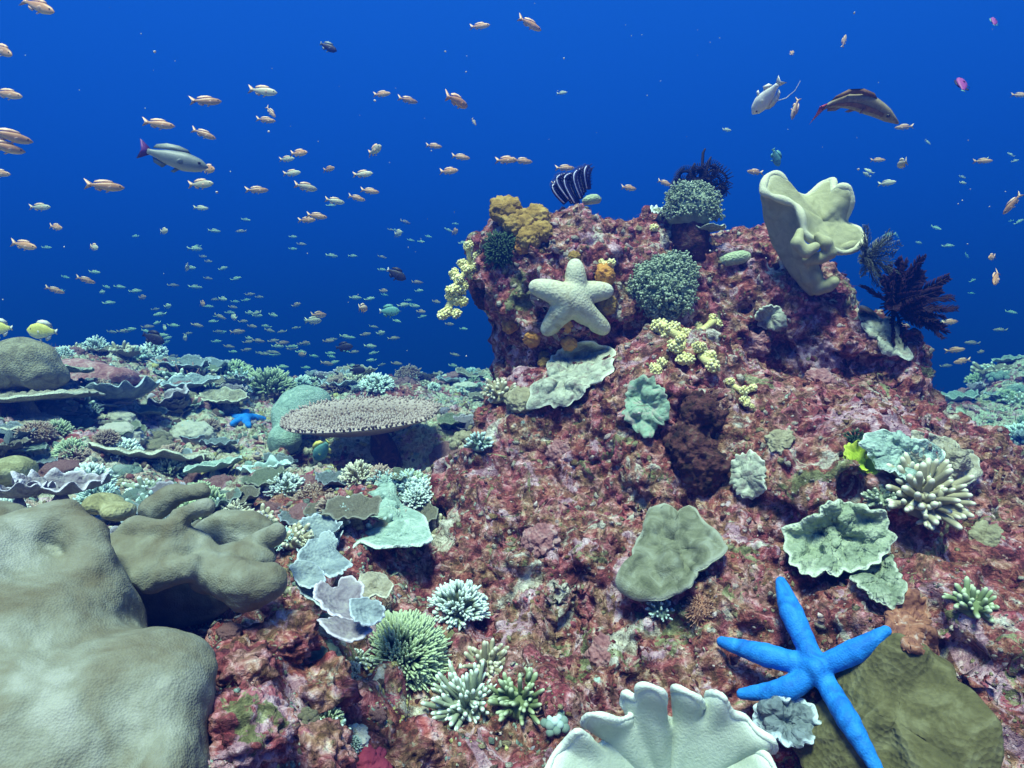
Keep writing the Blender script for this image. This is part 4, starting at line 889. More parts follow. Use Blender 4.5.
# feather stars
def crin(px, py, rpx, d, m, label, seed, tilt, spin=0, **k):
    o = one(g_crinoid(M(rpx, d), seed, **k), 'feather_star', m, label, 'feather star')
    a = Vector(tilt).normalized(); q = a.to_track_quat('Z', 'Y').to_matrix().to_4x4() @ Matrix.Rotation(spin, 4, 'Z'); q.translation = Vector(P(px, py, d)); o.matrix_world = q; return o
crin(893, 306, 56, 2.04, 'crinoid_red', 'large dark red feather star spreading from the right edge of the outcrop', 2, (.35, -.75, .35), n=40, feather=.17, npin=44, curl=.3, up=.42, pinr=.012, thick=.03)
crin(866, 258, 36, 1.99, 'crinoid_grey', 'dark grey feather star with pale tips clinging to the upright cream leather coral', 5, (.6, -.5, .1), n=24, feather=.24, npin=16, pinr=.010, curl=.3)
def coil(mb, c, axis_u, axis_v, r0, turns, tk, tail):
    ts = np.linspace(0, 1, 40); pts = []
    for t in ts:
        rr = r0 * (1 - .72 * t); a = t * turns * 2 * math.pi; pts.append(c + axis_u * rr * math.cos(a) + axis_v * rr * math.sin(a))
    pts = np.array(pts); pts = np.vstack([np.array([pts[0] + (tail - pts[0]) * s for s in (1, .75, .5, .25)]), pts])
    tube(mb, pts, np.linspace(tk, tk * .6, len(pts)), 5, 0, 0)
    for i in range(1, len(pts) - 1):
        tg = pts[i + 1] - pts[i - 1]; tg /= np.linalg.norm(tg) + 1e-9; w = np.cross(axis_u, axis_v); o_ = np.cross(tg, w)
        for sg in (-1, 1):
            tube(mb, [pts[i], pts[i] + (w * sg * .8 + o_ * .5) * tk * 3, pts[i] + (w * sg + o_ * .9) * tk * 4.2], [tk * .35] * 3, 3, 0, .8)
d = 2.28; s1 = M(1, d); mb = MB(); base = np.zeros(3)
for (dx, dz, r0, tn, yy) in ((14, 16, 13, 1.4, 0), (4, 12, 8, 1.2, .01), (-16, 20, 7, 1.1, .0), (-4, 22, 6, 1.3, -.01), (10, 26, 7, 1.2, .01), (-20, 12, 6, 1.2, .01), (20, 8, 8, 1.2, .02)):
    coil(mb, np.array((dx * s1, yy, dz * s1)), CX, np.array((0, 0, 1.0)), r0 * s1, tn, 1.3 * s1, base)
for dx, dz in ((2, 44), (8, 36), (-8, 30)): 
    tube(mb, [base, (dx * .5 * s1, 0, dz * .5 * s1), (dx * s1, 0, dz * s1), ((dx + 2) * s1, 0, (dz + 4) * s1)], [1.8 * s1, 1.6 * s1, 1.4 * s1, .8 * s1], 6, 0, 0)
o = one(mb, 'feather_star', 'crinoid_black', 'black feather star with coiled arms behind the bushy knob at the top of the outcrop', 'feather star'); o.location = P(700, 198, d)
d = 2.2; s1 = M(1, d); mb = MB(); rr = random.Random(4)
for i in range(13):
    t = i / 12.0; cx_ = (-15 + 30 * t) * s1; cz = (2 + 13 * t + 3 * math.sin(t * 9)) * s1; hgt = (10 + 5 * math.sin(t * 3.1)) * s1; ln = -.5 + .7 * t
    pts = np.array([(cx_ * (.8 + .25 * math.sin(u * 3)) + u * hgt * ln * .9 - .6 * hgt * math.sin(u * 3.1), .014 * math.sin(i * 2.1) - .02 * math.sin(u * 3.1), cz - hgt * .9 + 1.9 * hgt * math.sin(u * 1.5)) for u in np.linspace(0, 1, 12)])
    tube(mb, pts, np.array([2.3] * 10 + [1.8, .9]) * s1, 6, 0, 0)
    tube(mb, pts + np.array((-.9 * s1, -2.2 * s1, 0)), np.full(12, .62 * s1), 5, 1, 1)
    for q in pts[1:-1]:
        for sg in (-1, 1): tube(mb, [q, q + np.array((sg * 2.5 * s1, -.004, 1.2 * s1)), q + np.array((sg * 3.6 * s1, -.002, 2.4 * s1))], [.5 * s1, .4 * s1, .3 * s1], 3, 0, .7)
o = one(mb, 'feather_star', 'crinoid_blue', 'dark blue and white striped feather star folded on the top left of the outcrop', 'feather star'); o.location = P(577, 196, d)

# ------------------------------------------------------------------ corals at the foot and on the left reef
bush('bush', 402, 662, 56, 'bush_green', 'round green branching coral bush at the foot of the outcrop', 21, which='any', n=420, thick=.026, sub=4, up=.35, flat=1.0)
bush('bush', 458, 612, 36, 'bush_pale', 'pale branching coral with light tips above the green bush', 22, which='any', n=170, thick=.045, sub=3, up=.4)
bush('fingers', 470, 705, 42, 'bush_pale', 'pale stubby coral with white tips right of the round green bush', 23, which='any', n=80, thick=.06)
bush('fingers', 520, 700, 32, 'bush_green', 'greenish finger coral left of the pale ruffled leather coral', 24, which='any', n=36, thick=.085)
bush('fingers', 488, 665, 24, 'bush_cream', 'small cream finger coral between the pale branching coral and the greenish one', 25, which='any', n=26)
bush('knobs', 555, 722, 16, 'bush_teal', 'little knobby teal coral touching the pale ruffled leather coral', 26, which='any')
for k, (a, b, s, lb) in enumerate([(238, 668, 34, 'knobbly pink rock against the huge smooth leather coral'), (285, 640, 30, 'dark red rock below the folded grey leather coral'), (248, 728, 40, 'pink rounded rock at the bottom beside the huge smooth leather coral'), (315, 690, 34, 'mottled pink rock left of the round green bush'),
        (318, 752, 32, 'low mauve rock at the bottom edge left of the white lump'), (262, 606, 26, 'dark crusted rock under the folded grey leather coral'), (415, 745, 30, 'pink crusted rock at the bottom below the round green bush')]):
    r = sz(a, b, s, 'any'); V_, F_ = ICO4; nn_ = fbm(V_ + k * 5.3, 1.8, 3, k) * .5 + fbm(V_ + k, 6, 3, k + 9) * .22 + .12 * (.4 - np.abs(fbm(V_ + k, 4, 2, k + 5)))
    o = link('rock', V_ * np.array((1.1, 1, .75)) * r * (1 + nn_)[:, None], F_, MR); meta(o, lb, 'rock'); place(o, a, b, .8, .05 * r, which='any')
bush('lump', 358, 735, 14, 'white_crust', 'small white crusted lump at the bottom below the green bush', 27, which='any', flat=.5, amp=.3)
bush('lump', 362, 762, 24, 'red_sponge', 'flat crimson sponge at the bottom edge', 28, which='any', flat=.35, amp=.3)['category'] = 'sponge'
bush('foliose', 318, 548, 24, 'plate_blue', 'small blue leafy coral at the end of the folded grey leather coral', 33, which='any', nl=5)
def bigplate(px, py, d, rx, ry, m, label, seed, hh=.06, knobs=0, **k):
    """free-standing plate: width and foreshortened height in photo pixels"""
    r = M(rx, d); mb = g_plate(r, seed, h=.25, **k); o = mb.build('plate', C[m]); root = empty('plate_coral', P(px, py, d) - np.array((0, 0, .3 * r)), label, 'coral'); o.parent = root
    tl = math.atan2(ry, rx); o.rotation_euler = (max(0, math.asin(min(1, ry / rx)) - R(14)), 0, seed * 1.3)
    if knobs:
        kb = g_knobs(r * .42, seed, 18, 1.3).build('knob_cluster', C[m], root); kb.location = (-.2 * r, .3 * r, .45 * r)
    return root
bigplate(145, 455, 2.5, 50, 22, 'plate_tan', 'broad tan plate coral with scalloped rim on the left reef', 7, cup=.12, ruff=.05)
bigplate(120, 400, 3.0, 36, 16, 'plate_blue', 'blue grey folded plate coral in the middle of the left reef', 8, cup=.4, ruff=.16)
bigplate(165, 405, 3.3, 26, 14, 'plate_mauve', 'mauve folded plate right of the blue grey folded one', 9, cup=.4, ruff=.16)
bigplate(24, 396, 2.6, 62, 15, 'plate_tan', 'large flat tan plate coral jutting out at the left edge', 10, cup=.06, ruff=.04, thick=.03)
bigplate(12, 424, 2.4, 42, 10, 'plate_tan', 'second flat tan plate just under the large one at the left edge', 11, cup=.06, ruff=.04)
bigplate(52, 369, 2.9, 32, 12, 'plate_green', 'pale green plate at the foot of the brown dome coral', 12, cup=.1)
bigplate(215, 468, 2.4, 28, 10, 'plate_teal', 'small teal plate right of the scalloped tan plate', 13)
bigplate(190, 385, 3.6, 26, 9, 'plate_blue', 'thin blue grey plate near the top of the left reef', 14)
bigplate(225, 400, 3.5, 24, 9, 'plate_tan', 'thin tan plate above the small bright blue starfish', 15)
bigplate(60, 490, 1.7, 40, 15, 'plate_mauve', 'mauve crinkled plate behind the huge smooth leather coral', 16, cup=.35, ruff=.16, nr=13)
bigplate(18, 496, 1.6, 30, 14, 'plate_mauve', 'mauve crinkled plate at the left edge behind the huge smooth leather coral', 17, cup=.35, ruff=.18, nr=13)
bigplate(265, 470, 2.3, 24, 9, 'bush_teal', 'ragged teal plate in front of the table coral hollow', 18, ruff=.12)
blob_thing('boulder_coral', [E(22, 362, 2.7, 34, 24, .12), E(5, 372, 2.7, 36, 22, .12), E(42, 375, 2.7, 24, 16, .1)], .03, .012, 'lump_tan', 'brown dome coral rising at the left edge of the reef', 'coral', .02, 9)
blob_thing('boulder_coral', [E(85, 372, 3.3, 28, 14, .14), E(108, 380, 3.3, 30, 14, .14), E(70, 390, 3.2, 30, 16, .12)], .04, .014, 'lump_pink', 'crimson pink boulder on the crest of the left reef', 'coral', .03, 9)
blob_thing('boulder_coral', [E(306, 402, 3.3, 26, 16, .14), E(292, 418, 3.2, 22, 20, .12), E(285, 440, 3.1, 16, 16, .1)], .04, .014, 'plate_teal', 'smooth pale teal boulder coral behind the left end of the table coral', 'coral', .02, 9)
blob_thing('boulder_coral', [E(10, 470, 2.0, 22, 13, .08), E(-4, 478, 2.0, 20, 12, .08)], .02, .01, 'lump_yellow', 'yellow rounded coral at the left edge', 'coral', .012, 14)
blob_thing('boulder_coral', [E(104, 505, 1.45, 18, 12, .05), E(118, 512, 1.42, 14, 10, .05)], .02, .008, 'lump_yellow', 'yellow green rounded coral behind the folded grey leather coral', 'coral', .012, 14)
# table coral
d = 3.0; r = M(76, d); root = empty('table_coral', P(366, 424, d) - np.array((0, 0, .22)), 'wide flat table coral with pale nubbly top on a stem left of the outcrop', 'coral')
mb = MB()
def ft(U, A):
    q = r * U * (1 + .07 * wob(A, 3, 7, .5)); return q * np.cos(A) * 1.0, q * np.sin(A) * .82, .22 + .05 * U ** 2 + .012 * wob(A, 8) * U + .01 * np.sin(U * 9)
sheet(mb, ft, 24, 110, .011); ft_s = mb
slab = mb.build('table_top', C['table'], root)
mb = MB(); rr = random.Random(3)
for i in range(1500):
    u = math.sqrt((i + .5) / 1500); a = i * 2.39996; x, y, z = [float(q) for q in ft(np.array(u * .99), np.array(a))]
    o_ = np.array((math.cos(a), math.sin(a), 0)) * .25 * u ** 4 * 3; dd = np.array((rr.gauss(0, .2), rr.gauss(0, .2), 1)) + o_; dd /= np.linalg.norm(dd); l = rr.uniform(.014, .026)
    tube(mb, [(x, y, z), np.array((x, y, z)) + dd * l * .6, np.array((x, y, z)) + dd * l], [.0060, .0055, .0035], 5, .2, 1)
mb.build('nubs', C['table'], root)
mb = MB(); tube(mb, [(.10, .16, -.30), (.10, .14, -.05), (.06, .10, .08), (.05, .08, .19)], [.10, .06, .06, .03], 16, 0, 0); mb.build('stem', C['dark_sponge'], root)
root.rotation_euler = (R(9), R(-3), 0)
bush('bush', 270, 392, 30, 'bush_green', 'green branching thicket on the far left reef behind the small bright blue starfish', 41, which='ground', n=170, thick=.04, up=.9)
mb = MB(); rr = random.Random(9)
for k in range(5):
    for i in range(16):
        a = R(20 + 140 * i / 15) ; p = np.array((0.0, 0, 0)); pts = [p]; dd = np.array((math.cos(a), 0, math.sin(a)))
        for s_ in range(4): dd = dd + np.array((rr.gauss(0, .15), rr.gauss(0, .2), rr.gauss(0, .1))); pts.append(pts[-1] + dd * .026)
        off = np.array((k * .045 - .09, rr.uniform(-.03, .03), 0)); tube(mb, np.array(pts) + off, np.linspace(.006, .003, 5), 4, 0, 1)
o = one(mb, 'sea_fan', 'fan_brown', 'reddish brown bushy sea fan on the crest of the left reef', 'coral'); o.location = P(176, 384, 4.0)

# scattered colonies: one mesh of each kind, then copies of the whole colony
def region(px, py):
    if py > 600: return 'on the rubble in the foreground'
    if px > 900: return 'on the far right reef beyond the outcrop'
    if px < 110: return 'near the left edge of the reef'
    if px < 230: return 'on the left reef near the scalloped tan plate'
    if px < 350: return 'in front of the table coral' if py > 430 else 'behind the small bright blue starfish'
    return 'at the left foot of the outcrop' if py > 450 else 'on the reef crest behind the table coral'
kinds = []
for nm, f, word, kw in (('branching_coral', g_bush, 'branching', dict(n=90, thick=.06, sub=3)), ('finger_coral', g_fingers, 'stubby finger', dict(n=20)), ('plate_coral', g_plate, 'small plate', dict(ruff=.12)),
                        ('leaf_coral', g_foliose, 'leafy', dict(nl=5)), ('knobby_coral', g_knobs, 'knobby', {}), ('boulder_coral', g_lump, 'rounded', {}), ('soft_coral', g_tuft, 'fuzzy soft', dict(n=420, thick=.026, ext=.9))):
    kinds.append((nm, f, word, kw))
pal = {'branching_coral': [('bush_green', 'green'), ('bush_teal', 'teal'), ('bush_cream', 'cream'), ('bush_pale', 'pale'), ('bush_brown', 'brown')], 'finger_coral': [('bush_pale', 'white tipped'), ('bush_cream', 'cream'), ('bush_teal', 'teal')],
       'plate_coral': [('plate_tan', 'tan'), ('plate_teal', 'teal'), ('plate_green', 'green grey'), ('plate_blue', 'blue grey')], 'leaf_coral': [('plate_blue', 'blue grey'), ('plate_mauve', 'mauve'), ('plate_tan', 'tan')],
       'knobby_coral': [('lump_tan', 'tan'), ('plate_teal', 'teal'), ('lump_pink', 'pink')], 'boulder_coral': [('lump_pink', 'pink'), ('lump_tan', 'tan'), ('white_crust', 'whitish')], 'soft_coral': [('tuft', 'grey green'), ('bush_brown', 'brown')]}
protos = {}
def colony(px, py, size, which='ground', rs=random, up=.8):
    h = hit(px, py, which)
    if h is None or h[2] > 9: return
    g = hit(px, py)
    if g is not None and g[2] < h[2] - .05: return
    nm, f, word, kw = kinds[rs.choices(range(7), (7, 4, 6, 3, 4, 3, 2))[0]]; m, cw = rs.choice(pal[nm]); key = (nm, m)
    vi = rs.randint(0, 1)
    if (nm, vi) not in protos: protos[(nm, vi)] = f(1.0, 60 + vi * 7 + len(protos), **kw)
    mk = (nm, vi, m)
    if mk not in protos: protos[mk] = protos[(nm, vi)].build(nm, C[m]); o = protos[mk]; first = True
    else: o = protos[mk].copy(); COL.objects.link(o)
    a = Vector(h[1]) * (1 - up) + Vector((0, 0, 1)) * up; a.normalize(); q = a.to_track_quat('Z', 'Y').to_matrix().to_4x4() @ Matrix.Rotation(rs.uniform(0, 6.28), 4, 'Z')
    sc = size * rs.uniform(.75, 1.3); q = q @ Matrix.Diagonal((sc * rs.uniform(.85, 1.15), sc * rs.uniform(.85, 1.15), sc, 1)); q.translation = Vector(h[0]) - a * sc * .12; o.matrix_world = q
    rg = region(px, py); meta(o, '%s %s coral %s' % (cw, word, rg), 'coral', 'small %s corals %s' % (word, rg))
rs = random.Random(77)
def crest_py(px):
    for py in np.arange(325, 420, 1.5):
        if hit(px, py, 'ground') is not None: return py
    return None
for i in range(60):
    px = rs.uniform(60, 482); py = crest_py(px)
    if py: colony(px, py + rs.uniform(1, 9), rs.uniform(.07, .13), rs=rs)
for i in range(12):
    px = rs.uniform(945, 1030); py = crest_py(px)
    if py: colony(px, py + rs.uniform(1, 9), rs.uniform(.08, .14), rs=rs)
for i in range(265):
    px = rs.uniform(-10, 480); py = 378 + 170 * rs.random() ** 1.35
    if 290 < px < 448 and 395 < py < 478: continue
    if 218 < px < 272 and 404 < py < 446: continue
    h = hit(px, py, 'ground')
    if h is None: continue
    colony(px, py, min(.085, .032 + .014 * h[2]), rs=rs)
for i in range(40): colony(rs.uniform(925, 1040), rs.uniform(365, 490), .09, rs=rs)
for i in range(16): colony(rs.uniform(215, 400), rs.uniform(600, 760), .022, 'any', rs=rs, up=.4)

# fine growth that nobody could count: crusts, nubs and turf filaments over rock and seabed
def scatter_stuff(name, SV, SF, n, label_mat, cols, rmin, rmax, sel, seed, blades=False, flat=(.35, .9)):
    g = np.random.default_rng(seed); cen = SV[SF].mean(1); e1 = SV[SF[:, 2]] - SV[SF[:, 0]]; e2 = SV[SF[:, 3]] - SV[SF[:, 1]]; nn = np.cross(e1, e2); ar = np.linalg.norm(nn, axis=1) / 2
    nn = nn / (2 * ar[:, None] + 1e-12); w = ar * sel(cen); w = w / w.sum(); idx = g.choice(len(cen), n, p=w)
    uv = g.random((n, 2)); F_ = SF[idx]; p = (SV[F_[:, 0]] * ((1 - uv[:, :1]) * (1 - uv[:, 1:])) + SV[F_[:, 1]] * (uv[:, :1] * (1 - uv[:, 1:])) + SV[F_[:, 2]] * (uv[:, :1] * uv[:, 1:]) + SV[F_[:, 3]] * ((1 - uv[:, :1]) * uv[:, 1:]))
    N_ = nn[idx]; a = g.normal(size=(n, 3)); t1 = np.cross(N_, a); t1 /= np.linalg.norm(t1, axis=1)[:, None]; t2 = np.cross(N_, t1)
    sc = rmin * (rmax / rmin) ** (g.random(n) ** 1.8); sc = sc * np.clip(p[:, 1] / 1.6, .6, 2.2)
    cl = np.array(cols)[np.clip(((fbm(p, 5.0, 2, seed) * .9 + .5 + g.normal(0, .22, n)) * len(cols)).astype(int), 0, len(cols) - 1)] * g.uniform(.75, 1.2, (n, 1))
    if blades:
        h_ = sc * g.uniform(2, 4.5, n); base = np.stack([p + t1 * sc[:, None] * .22, p - t1 * sc[:, None] * .22, p + t2 * sc[:, None] * .22, p + N_ * h_[:, None] + (t1 * g.normal(0, .5, (n, 1)) + t2 * g.normal(0, .5, (n, 1))) * h_[:, None]], 1)
        VV = base.reshape(-1, 3); f0 = np.array([(0, 1, 3), (1, 2, 3), (2, 0, 3)]); FF = (np.arange(n)[:, None, None] * 4 + f0[None]).reshape(-1, 3); k = 4
    else:
        V0, F0 = ICO1; k = len(V0); fl = g.uniform(flat[0], flat[1], n); x = V0[None] * (1 + .55 * g.uniform(-1, 1, (n, k, 1)))
        VV = (p[:, None] + (t1[:, None] * x[..., :1] + t2[:, None] * x[..., 1:2] * g.uniform(.6, 1.3, (n, 1, 1)) + N_[:, None] * x[..., 2:] * fl[:, None, None]) * sc[:, None, None]).reshape(-1, 3)
        FF = (np.arange(n)[:, None, None] * k + F0[None]).reshape(-1, 3)
    o = link(name, VV, FF, label_mat, None, not blades, colattr=np.repeat(cl, k, 0)); return o
Mhue = mat('growth', [(0.30, 0.24, 0.24), (0.75, 0.70, 0.70), (1.1, 1.1, 1.1)], 90, .9, 1.0, bscale=240, coords='Position', hue=True, bdist=.006)
c_rock = [(.16, .03, .04), (.26, .08, .08), (.10, .03, .03), (.36, .18, .15), (.46, .30, .29), (.22, .15, .07), (.60, .50, .49), (.28, .26, .15), (.44, .13, .18), (.46, .44, .38)]
c_gnd = [(.26, .10, .10), (.30, .26, .16), (.22, .30, .26), (.44, .46, .36), (.50, .30, .32), (.30, .46, .42), (.62, .66, .58), (.36, .36, .46), (.16, .12, .10), (.60, .58, .24)]
vis = lambda c: ((c[:, 1] > .5) & (c[:, 1] < 3.2)) * (1.0 / np.maximum(c[:, 1], .5) ** 2)
meta(scatter_stuff('encrusting_growth', MV, MF, 42000, Mhue, c_rock, .0022, .010, vis, 5, flat=(.2, .6)), 'small crusts and nubs covering the outcrop', 'encrusting growth', kind='stuff')
meta(scatter_stuff('turf_algae', MV, MF, 60000, Mhue, [(.16, .03, .04), (.26, .07, .06), (.22, .12, .05), (.36, .16, .14), (.20, .20, .08)], .0018, .0045, vis, 6, True), 'reddish turf algae covering the outcrop', 'algae', kind='stuff')
gsel = lambda c: ((c[:, 1] > .6) & (c[:, 1] < 7) & (np.abs(c[:, 0]) < .85 * c[:, 1])) * (1.0 / np.maximum(c[:, 1], .8) ** 1.6)
meta(scatter_stuff('coral_rubble', GV, GF, 42000, Mhue, c_gnd, .0025, .012, gsel, 7, flat=(.25, .8)), 'broken coral rubble and small growth covering the seabed', 'rubble', kind='stuff')
meta(scatter_stuff('turf_algae', GV, GF, 45000, Mhue, [(.16, .06, .05), (.22, .20, .10), (.18, .26, .18), (.36, .30, .24), (.30, .36, .30)], .002, .006, gsel, 8, True), 'short turf algae covering the seabed', 'algae', kind='stuff')

# ------------------------------------------------------------------ fish
def fin(mb, pts, th_=.006, tip=0):
    """thin fin from an outline in the x-z plane, thicker in the middle"""
    p = np.array(pts, float); n = len(p); c = p.mean(0)
    V = np.array([(x, 0, z) for x, z in p] + [(c[0], th_, c[1]), (c[0], -th_, c[1])]); F = []
    for i in range(n): j = (i + 1) % n; F.append((i, j, n)); F.append((j, i, n + 1))
    mb.add(V, F, tip)
def fish_body(hh, ww, bend=0.0, n=18, seg=12, peak=.38):
    """body along +x (nose at +.5, tail root at -.36), unit length"""
    mb = MB(); s = np.linspace(0, 1, n); x = .5 - .86 * s
    prof = np.interp(s, (0, .03, .12, peak, .7, .88, 1), (.05, .30, .68, 1, .72, .36, .26)); prof = np.convolve(np.pad(prof, 1, 'edge'), (.2, .6, .2), 'valid')
    yb = bend * (x - .05) ** 2 * np.sign(.05 - x) * 0 + bend * (x * x)
    V = []; T = []
    for i in range(n):
        for j in range(seg):
            a = 2 * math.pi * j / seg; zc = -.01 * math.sin(s[i] * 3)
            V.append((x[i], ww * prof[i] * math.sin(a) + yb[i], hh * prof[i] * math.cos(a) + zc)); T.append(.5 - .5 * math.cos(a))
    V.append((x[0] + .012, yb[0], 0)); V.append((x[-1], yb[-1], 0)); T += [.5, .5]; F = []
    for i in range(n - 1):
        for j in range(seg): k = (j + 1) % seg; F.append((i * seg + j, (i + 1) * seg + j, (i + 1) * seg + k, i * seg + k))
    for j in range(seg): k = (j + 1) % seg; F.append((n * seg, j, k)); F.append((n * seg + 1, (n - 1) * seg + k, (n - 1) * seg + j))
    mb.add(V, F, T); return mb
def fins(hh, fork=.10, tail=.14, tl=.18):
    d = {'tail_fin': [[(-.33, .05), (-.36 - tl * .7, tail), (-.36 - tl, tail * 1.15), (-.36 - tl + fork, 0), (-.36 - tl, -tail * 1.15), (-.36 - tl * .7, -tail), (-.33, -.05)]],
         'dorsal_fin': [[(.24, hh * .82), (.18, hh * 1.22), (.05, hh * 1.38), (-.12, hh * 1.30), (-.26, hh * .92), (-.30, hh * .45), (-.1, hh * .7), (.1, hh * .85)]],
         'belly_fin': [[(.14, -hh * .88), (.05, -hh * 1.45), (.0, -hh * 1.40), (.06, -hh * .85)], [(-.06, -hh * .8), (-.12, -hh * 1.25), (-.25, -hh * .95), (-.28, -hh * .42), (-.15, -hh * .6)]]}
    return d
def fish(name, hh, ww, mbody, mfin, parts=True, mtail=None, bend=0, stripe=None, **k):
    fb = fish_body(hh, ww, bend); fd = fins(hh, **k)
    def fmesh(key):
        m_ = MB()
        for o_ in fd[key]: fin(m_, o_)
        for v in m_.v: v[:, 1] += bend * v[:, 0] ** 2
        return m_
    if not parts:
        for key in fd:
            m_ = fmesh(key)
            for v, nf in zip(m_.v, range(len(m_.v))): pass
            off = fb.n; fb.v += m_.v; fb.t += [t_ + .6 for t_ in m_.t]; fb.f += [[i + off for i in f] for f in m_.f]; fb.n += m_.n
        return fb.build(name, C[mbody])
    root = empty(name); fb.build('body', C[mbody], root)
    for key in fd: fmesh(key).build(key, C[mtail] if (mtail and key == 'tail_fin') else C[mfin], root)
    for sg in (-1, 1):
        e = MB(); ball(e, (.385, sg * ww * .60 + bend * .15, hh * .18), (.022, .014, .022), ICO2); e.build('eye', C['f_eye'], root)
        p = MB(); ball(p, (0, 0, 0), (.06, .006, .04), ICO2); o = p.build('side_fin', C[mfin], root); o.location = (.14, sg * ww * 1.05 + bend * .02, -.03); o.rotation_euler = (0, -.4, sg * -.5)
    if stripe:
        for sg in (-1, 1):
            st = MB(); V = []
            for xx in np.linspace(.34, -.34, 14):
                s = (.5 - xx) / .86; pr = float(np.interp(s, (0, .03, .12, .38, .7, .88, 1), (.05, .30, .68, 1, .72, .36, .26)))
                for zz in (-.25, .30): V.append((xx, sg * (ww * pr * math.sqrt(1 - zz * zz) + .004) + bend * xx * xx, zz * hh * pr))
            st.add(V, [(2 * i, 2 * i + 1, 2 * i + 3, 2 * i + 2) for i in range(13)], 0); st.build('stripe', C[stripe], root)
    return root
def tree_copy(o, parent=None):
    c = o.copy(); COL.objects.link(c)
    if parent is not None: c.parent = parent
    for ch in list(o.children): tree_copy(ch, c)
    return c
def swim(o, px, py, lpx, d, ang=0, yaw=0, roll=0, flip=False):
    """ang: nose up in the picture, yaw: turned towards the lens; flip: heads left"""
    L = M(lpx, d)
    m = Matrix.Translation(Vector(P(px, py, d))) @ Matrix.Rotation(R(-ang), 4, 'Y') @ Matrix.Rotation(R(yaw) + (math.pi if flip else 0), 4, 'Z') @ Matrix.Rotation(R(roll), 4, 'X') @ Matrix.Diagonal((L, L, L, 1))
    o.matrix_world = m
LEN = .095
near_p = fish('anthias', .135, .075, 'f_orange', 'f_fin_orange'); near_p2 = fish('anthias', .15, .075, 'f_pale', 'f_fin_orange')
far_p = fish('anthias', .135, .08, 'f_orange', None, parts=False); far_p2 = fish('anthias', .14, .08, 'f_pale', None, parts=False)
used = set()
def anthias(px, py, l, ang=0, yaw=None, flip=False, pale=False, label=None, group='anthias schooling in open water'):
    near = l >= 15; src = (near_p2 if pale else near_p) if near else (far_p2 if pale else far_p)
    if id(src) in used: o = tree_copy(src)
    else: o = src; used.add(id(src))
    yw = random.gauss(0, 24) if yaw is None else yaw; ang = ang + random.gauss(0, 3); d = LEN * FPX / l * math.cos(R(yw)) * random.uniform(.92, 1.08)
    swim(o, px, py, l / max(.35, math.cos(R(yw))), d, ang, yw, 0, flip)
    if l < 12.5 and py > 190: o.matrix_world = Matrix.Scale(1.9, 4) @ o.matrix_world
    if label is None:
        cw = 'pale tan' if pale else 'small orange'
        if px > 640: rg = 'in the blue water right of the outcrop top' if px > 740 else 'in the blue water just above the outcrop'
        elif py > 255: rg = 'in the distant school low over the left reef'
        elif px < 60: rg = 'close to the left edge of the photo'
        elif px < 240: rg = 'around the grey wrasse on the upper left'
        elif px < 420: rg = 'in the loose school at upper middle left'
        else: rg = 'above the striped feather star'
        label = '%s anthias %s' % (cw, rg); group = group + ' ' + rg
    meta(o, label, 'fish', group); return o
for a in [(38, 6, 40, -25), (2, 50, 32, -28), (8, 94, 30, -10), (10, 136, 29, -12), (4, 147, 26, -10), (0, 173, 22, -8), (206, 101, 26, 0), (263, 91, 28, 0, 1), (271, 112, 15, -52), (266, 120, 19, -5), (159, 124, 28, 0), (204, 134, 23, -20), (208, 169, 22, -10), (105, 186, 30, 0), (201, 184, 26, 0, 1),
          (257, 190, 20, 0), (40, 207, 20, 0, 1), (56, 227, 18, -10), (94, 247, 15, -8, 1), (24, 245, 28, -12), (86, 280, 15, -22), (55, 290, 15, -25), (299, 153, 20, 0), (287, 159, 16, 0, 1), (292, 173, 18, 0, 1), (306, 187, 18, 0, 1), (329, 169, 14, 0), (363, 174, 20, 0, 1), (375, 150, 17, 0, 1), (382, 94, 18, 0),
          (335, 201, 18, -10, 1), (357, 198, 16, -12), (370, 191, 18, -3), (317, 216, 20, -5), (307, 220, 18, -3), (293, 249, 9, 0, 1), (293, 237, 9, 0, 1), (191, 268, 12, 0, 1), (164, 231, 14, -3, 1), (201, 208, 14, 0, 1), (246, 220, 10, 0, 1), (408, 100, 18, 0), (457, 101, 19, 0), (480, 26, 20, 0), (530, 24, 24, -18), (434, 146, 16, -3), (461, 157, 18, -3),
          (449, 171, 19, -5), (506, 160, 21, 0), (523, 161, 19, -5), (565, 168, 19, -3), (629, 188, 16, -3), (559, 184, 15, 0), (665, 183, 15, -20), (562, 93, 10, 0, 1), (474, 122, 9, -60), (904, 127, 16, 0), (755, 172, 17, 0), (727, 130, 10, 0, 1), (792, 53, 10, 50), (878, 160, 13, 0), (887, 183, 10, 0, 1), (983, 161, 14, -10), (869, 171, 9, -40, 1), (963, 183, 9, 0, 1),
          (889, 235, 12, 0, 1), (919, 243, 9, 0, 1), (948, 246, 10, 0, 1), (1020, 95, 14, -8), (1012, 204, 22, 62), (1019, 222, 11, 30, 1), (992, 257, 16, 12), (996, 278, 22, 32), (955, 350, 14, 10), (981, 352, 11, 5), (944, 322, 12, 5), (972, 343, 12, -8), (962, 361, 17, 8), (946, 366, 12, 6), (1000, 330, 10, 0), (940, 300, 10, 0, 1), (950, 322, 17, 3)]:
    px, py, l, an = a[:4]; anthias(px, py, l, an, pale=len(a) > 4, flip=(px > 700 and random.random() < .5))
anthias(844, 41, 14, 68, yaw=10, label='small orange anthias nose up at the top above the striped wrasse', group=None)
anthias(795, 109, 20, -105, yaw=10, label='small orange anthias diving between the white fish and the striped wrasse', group=None)
rf = random.Random(31); cnt = 0
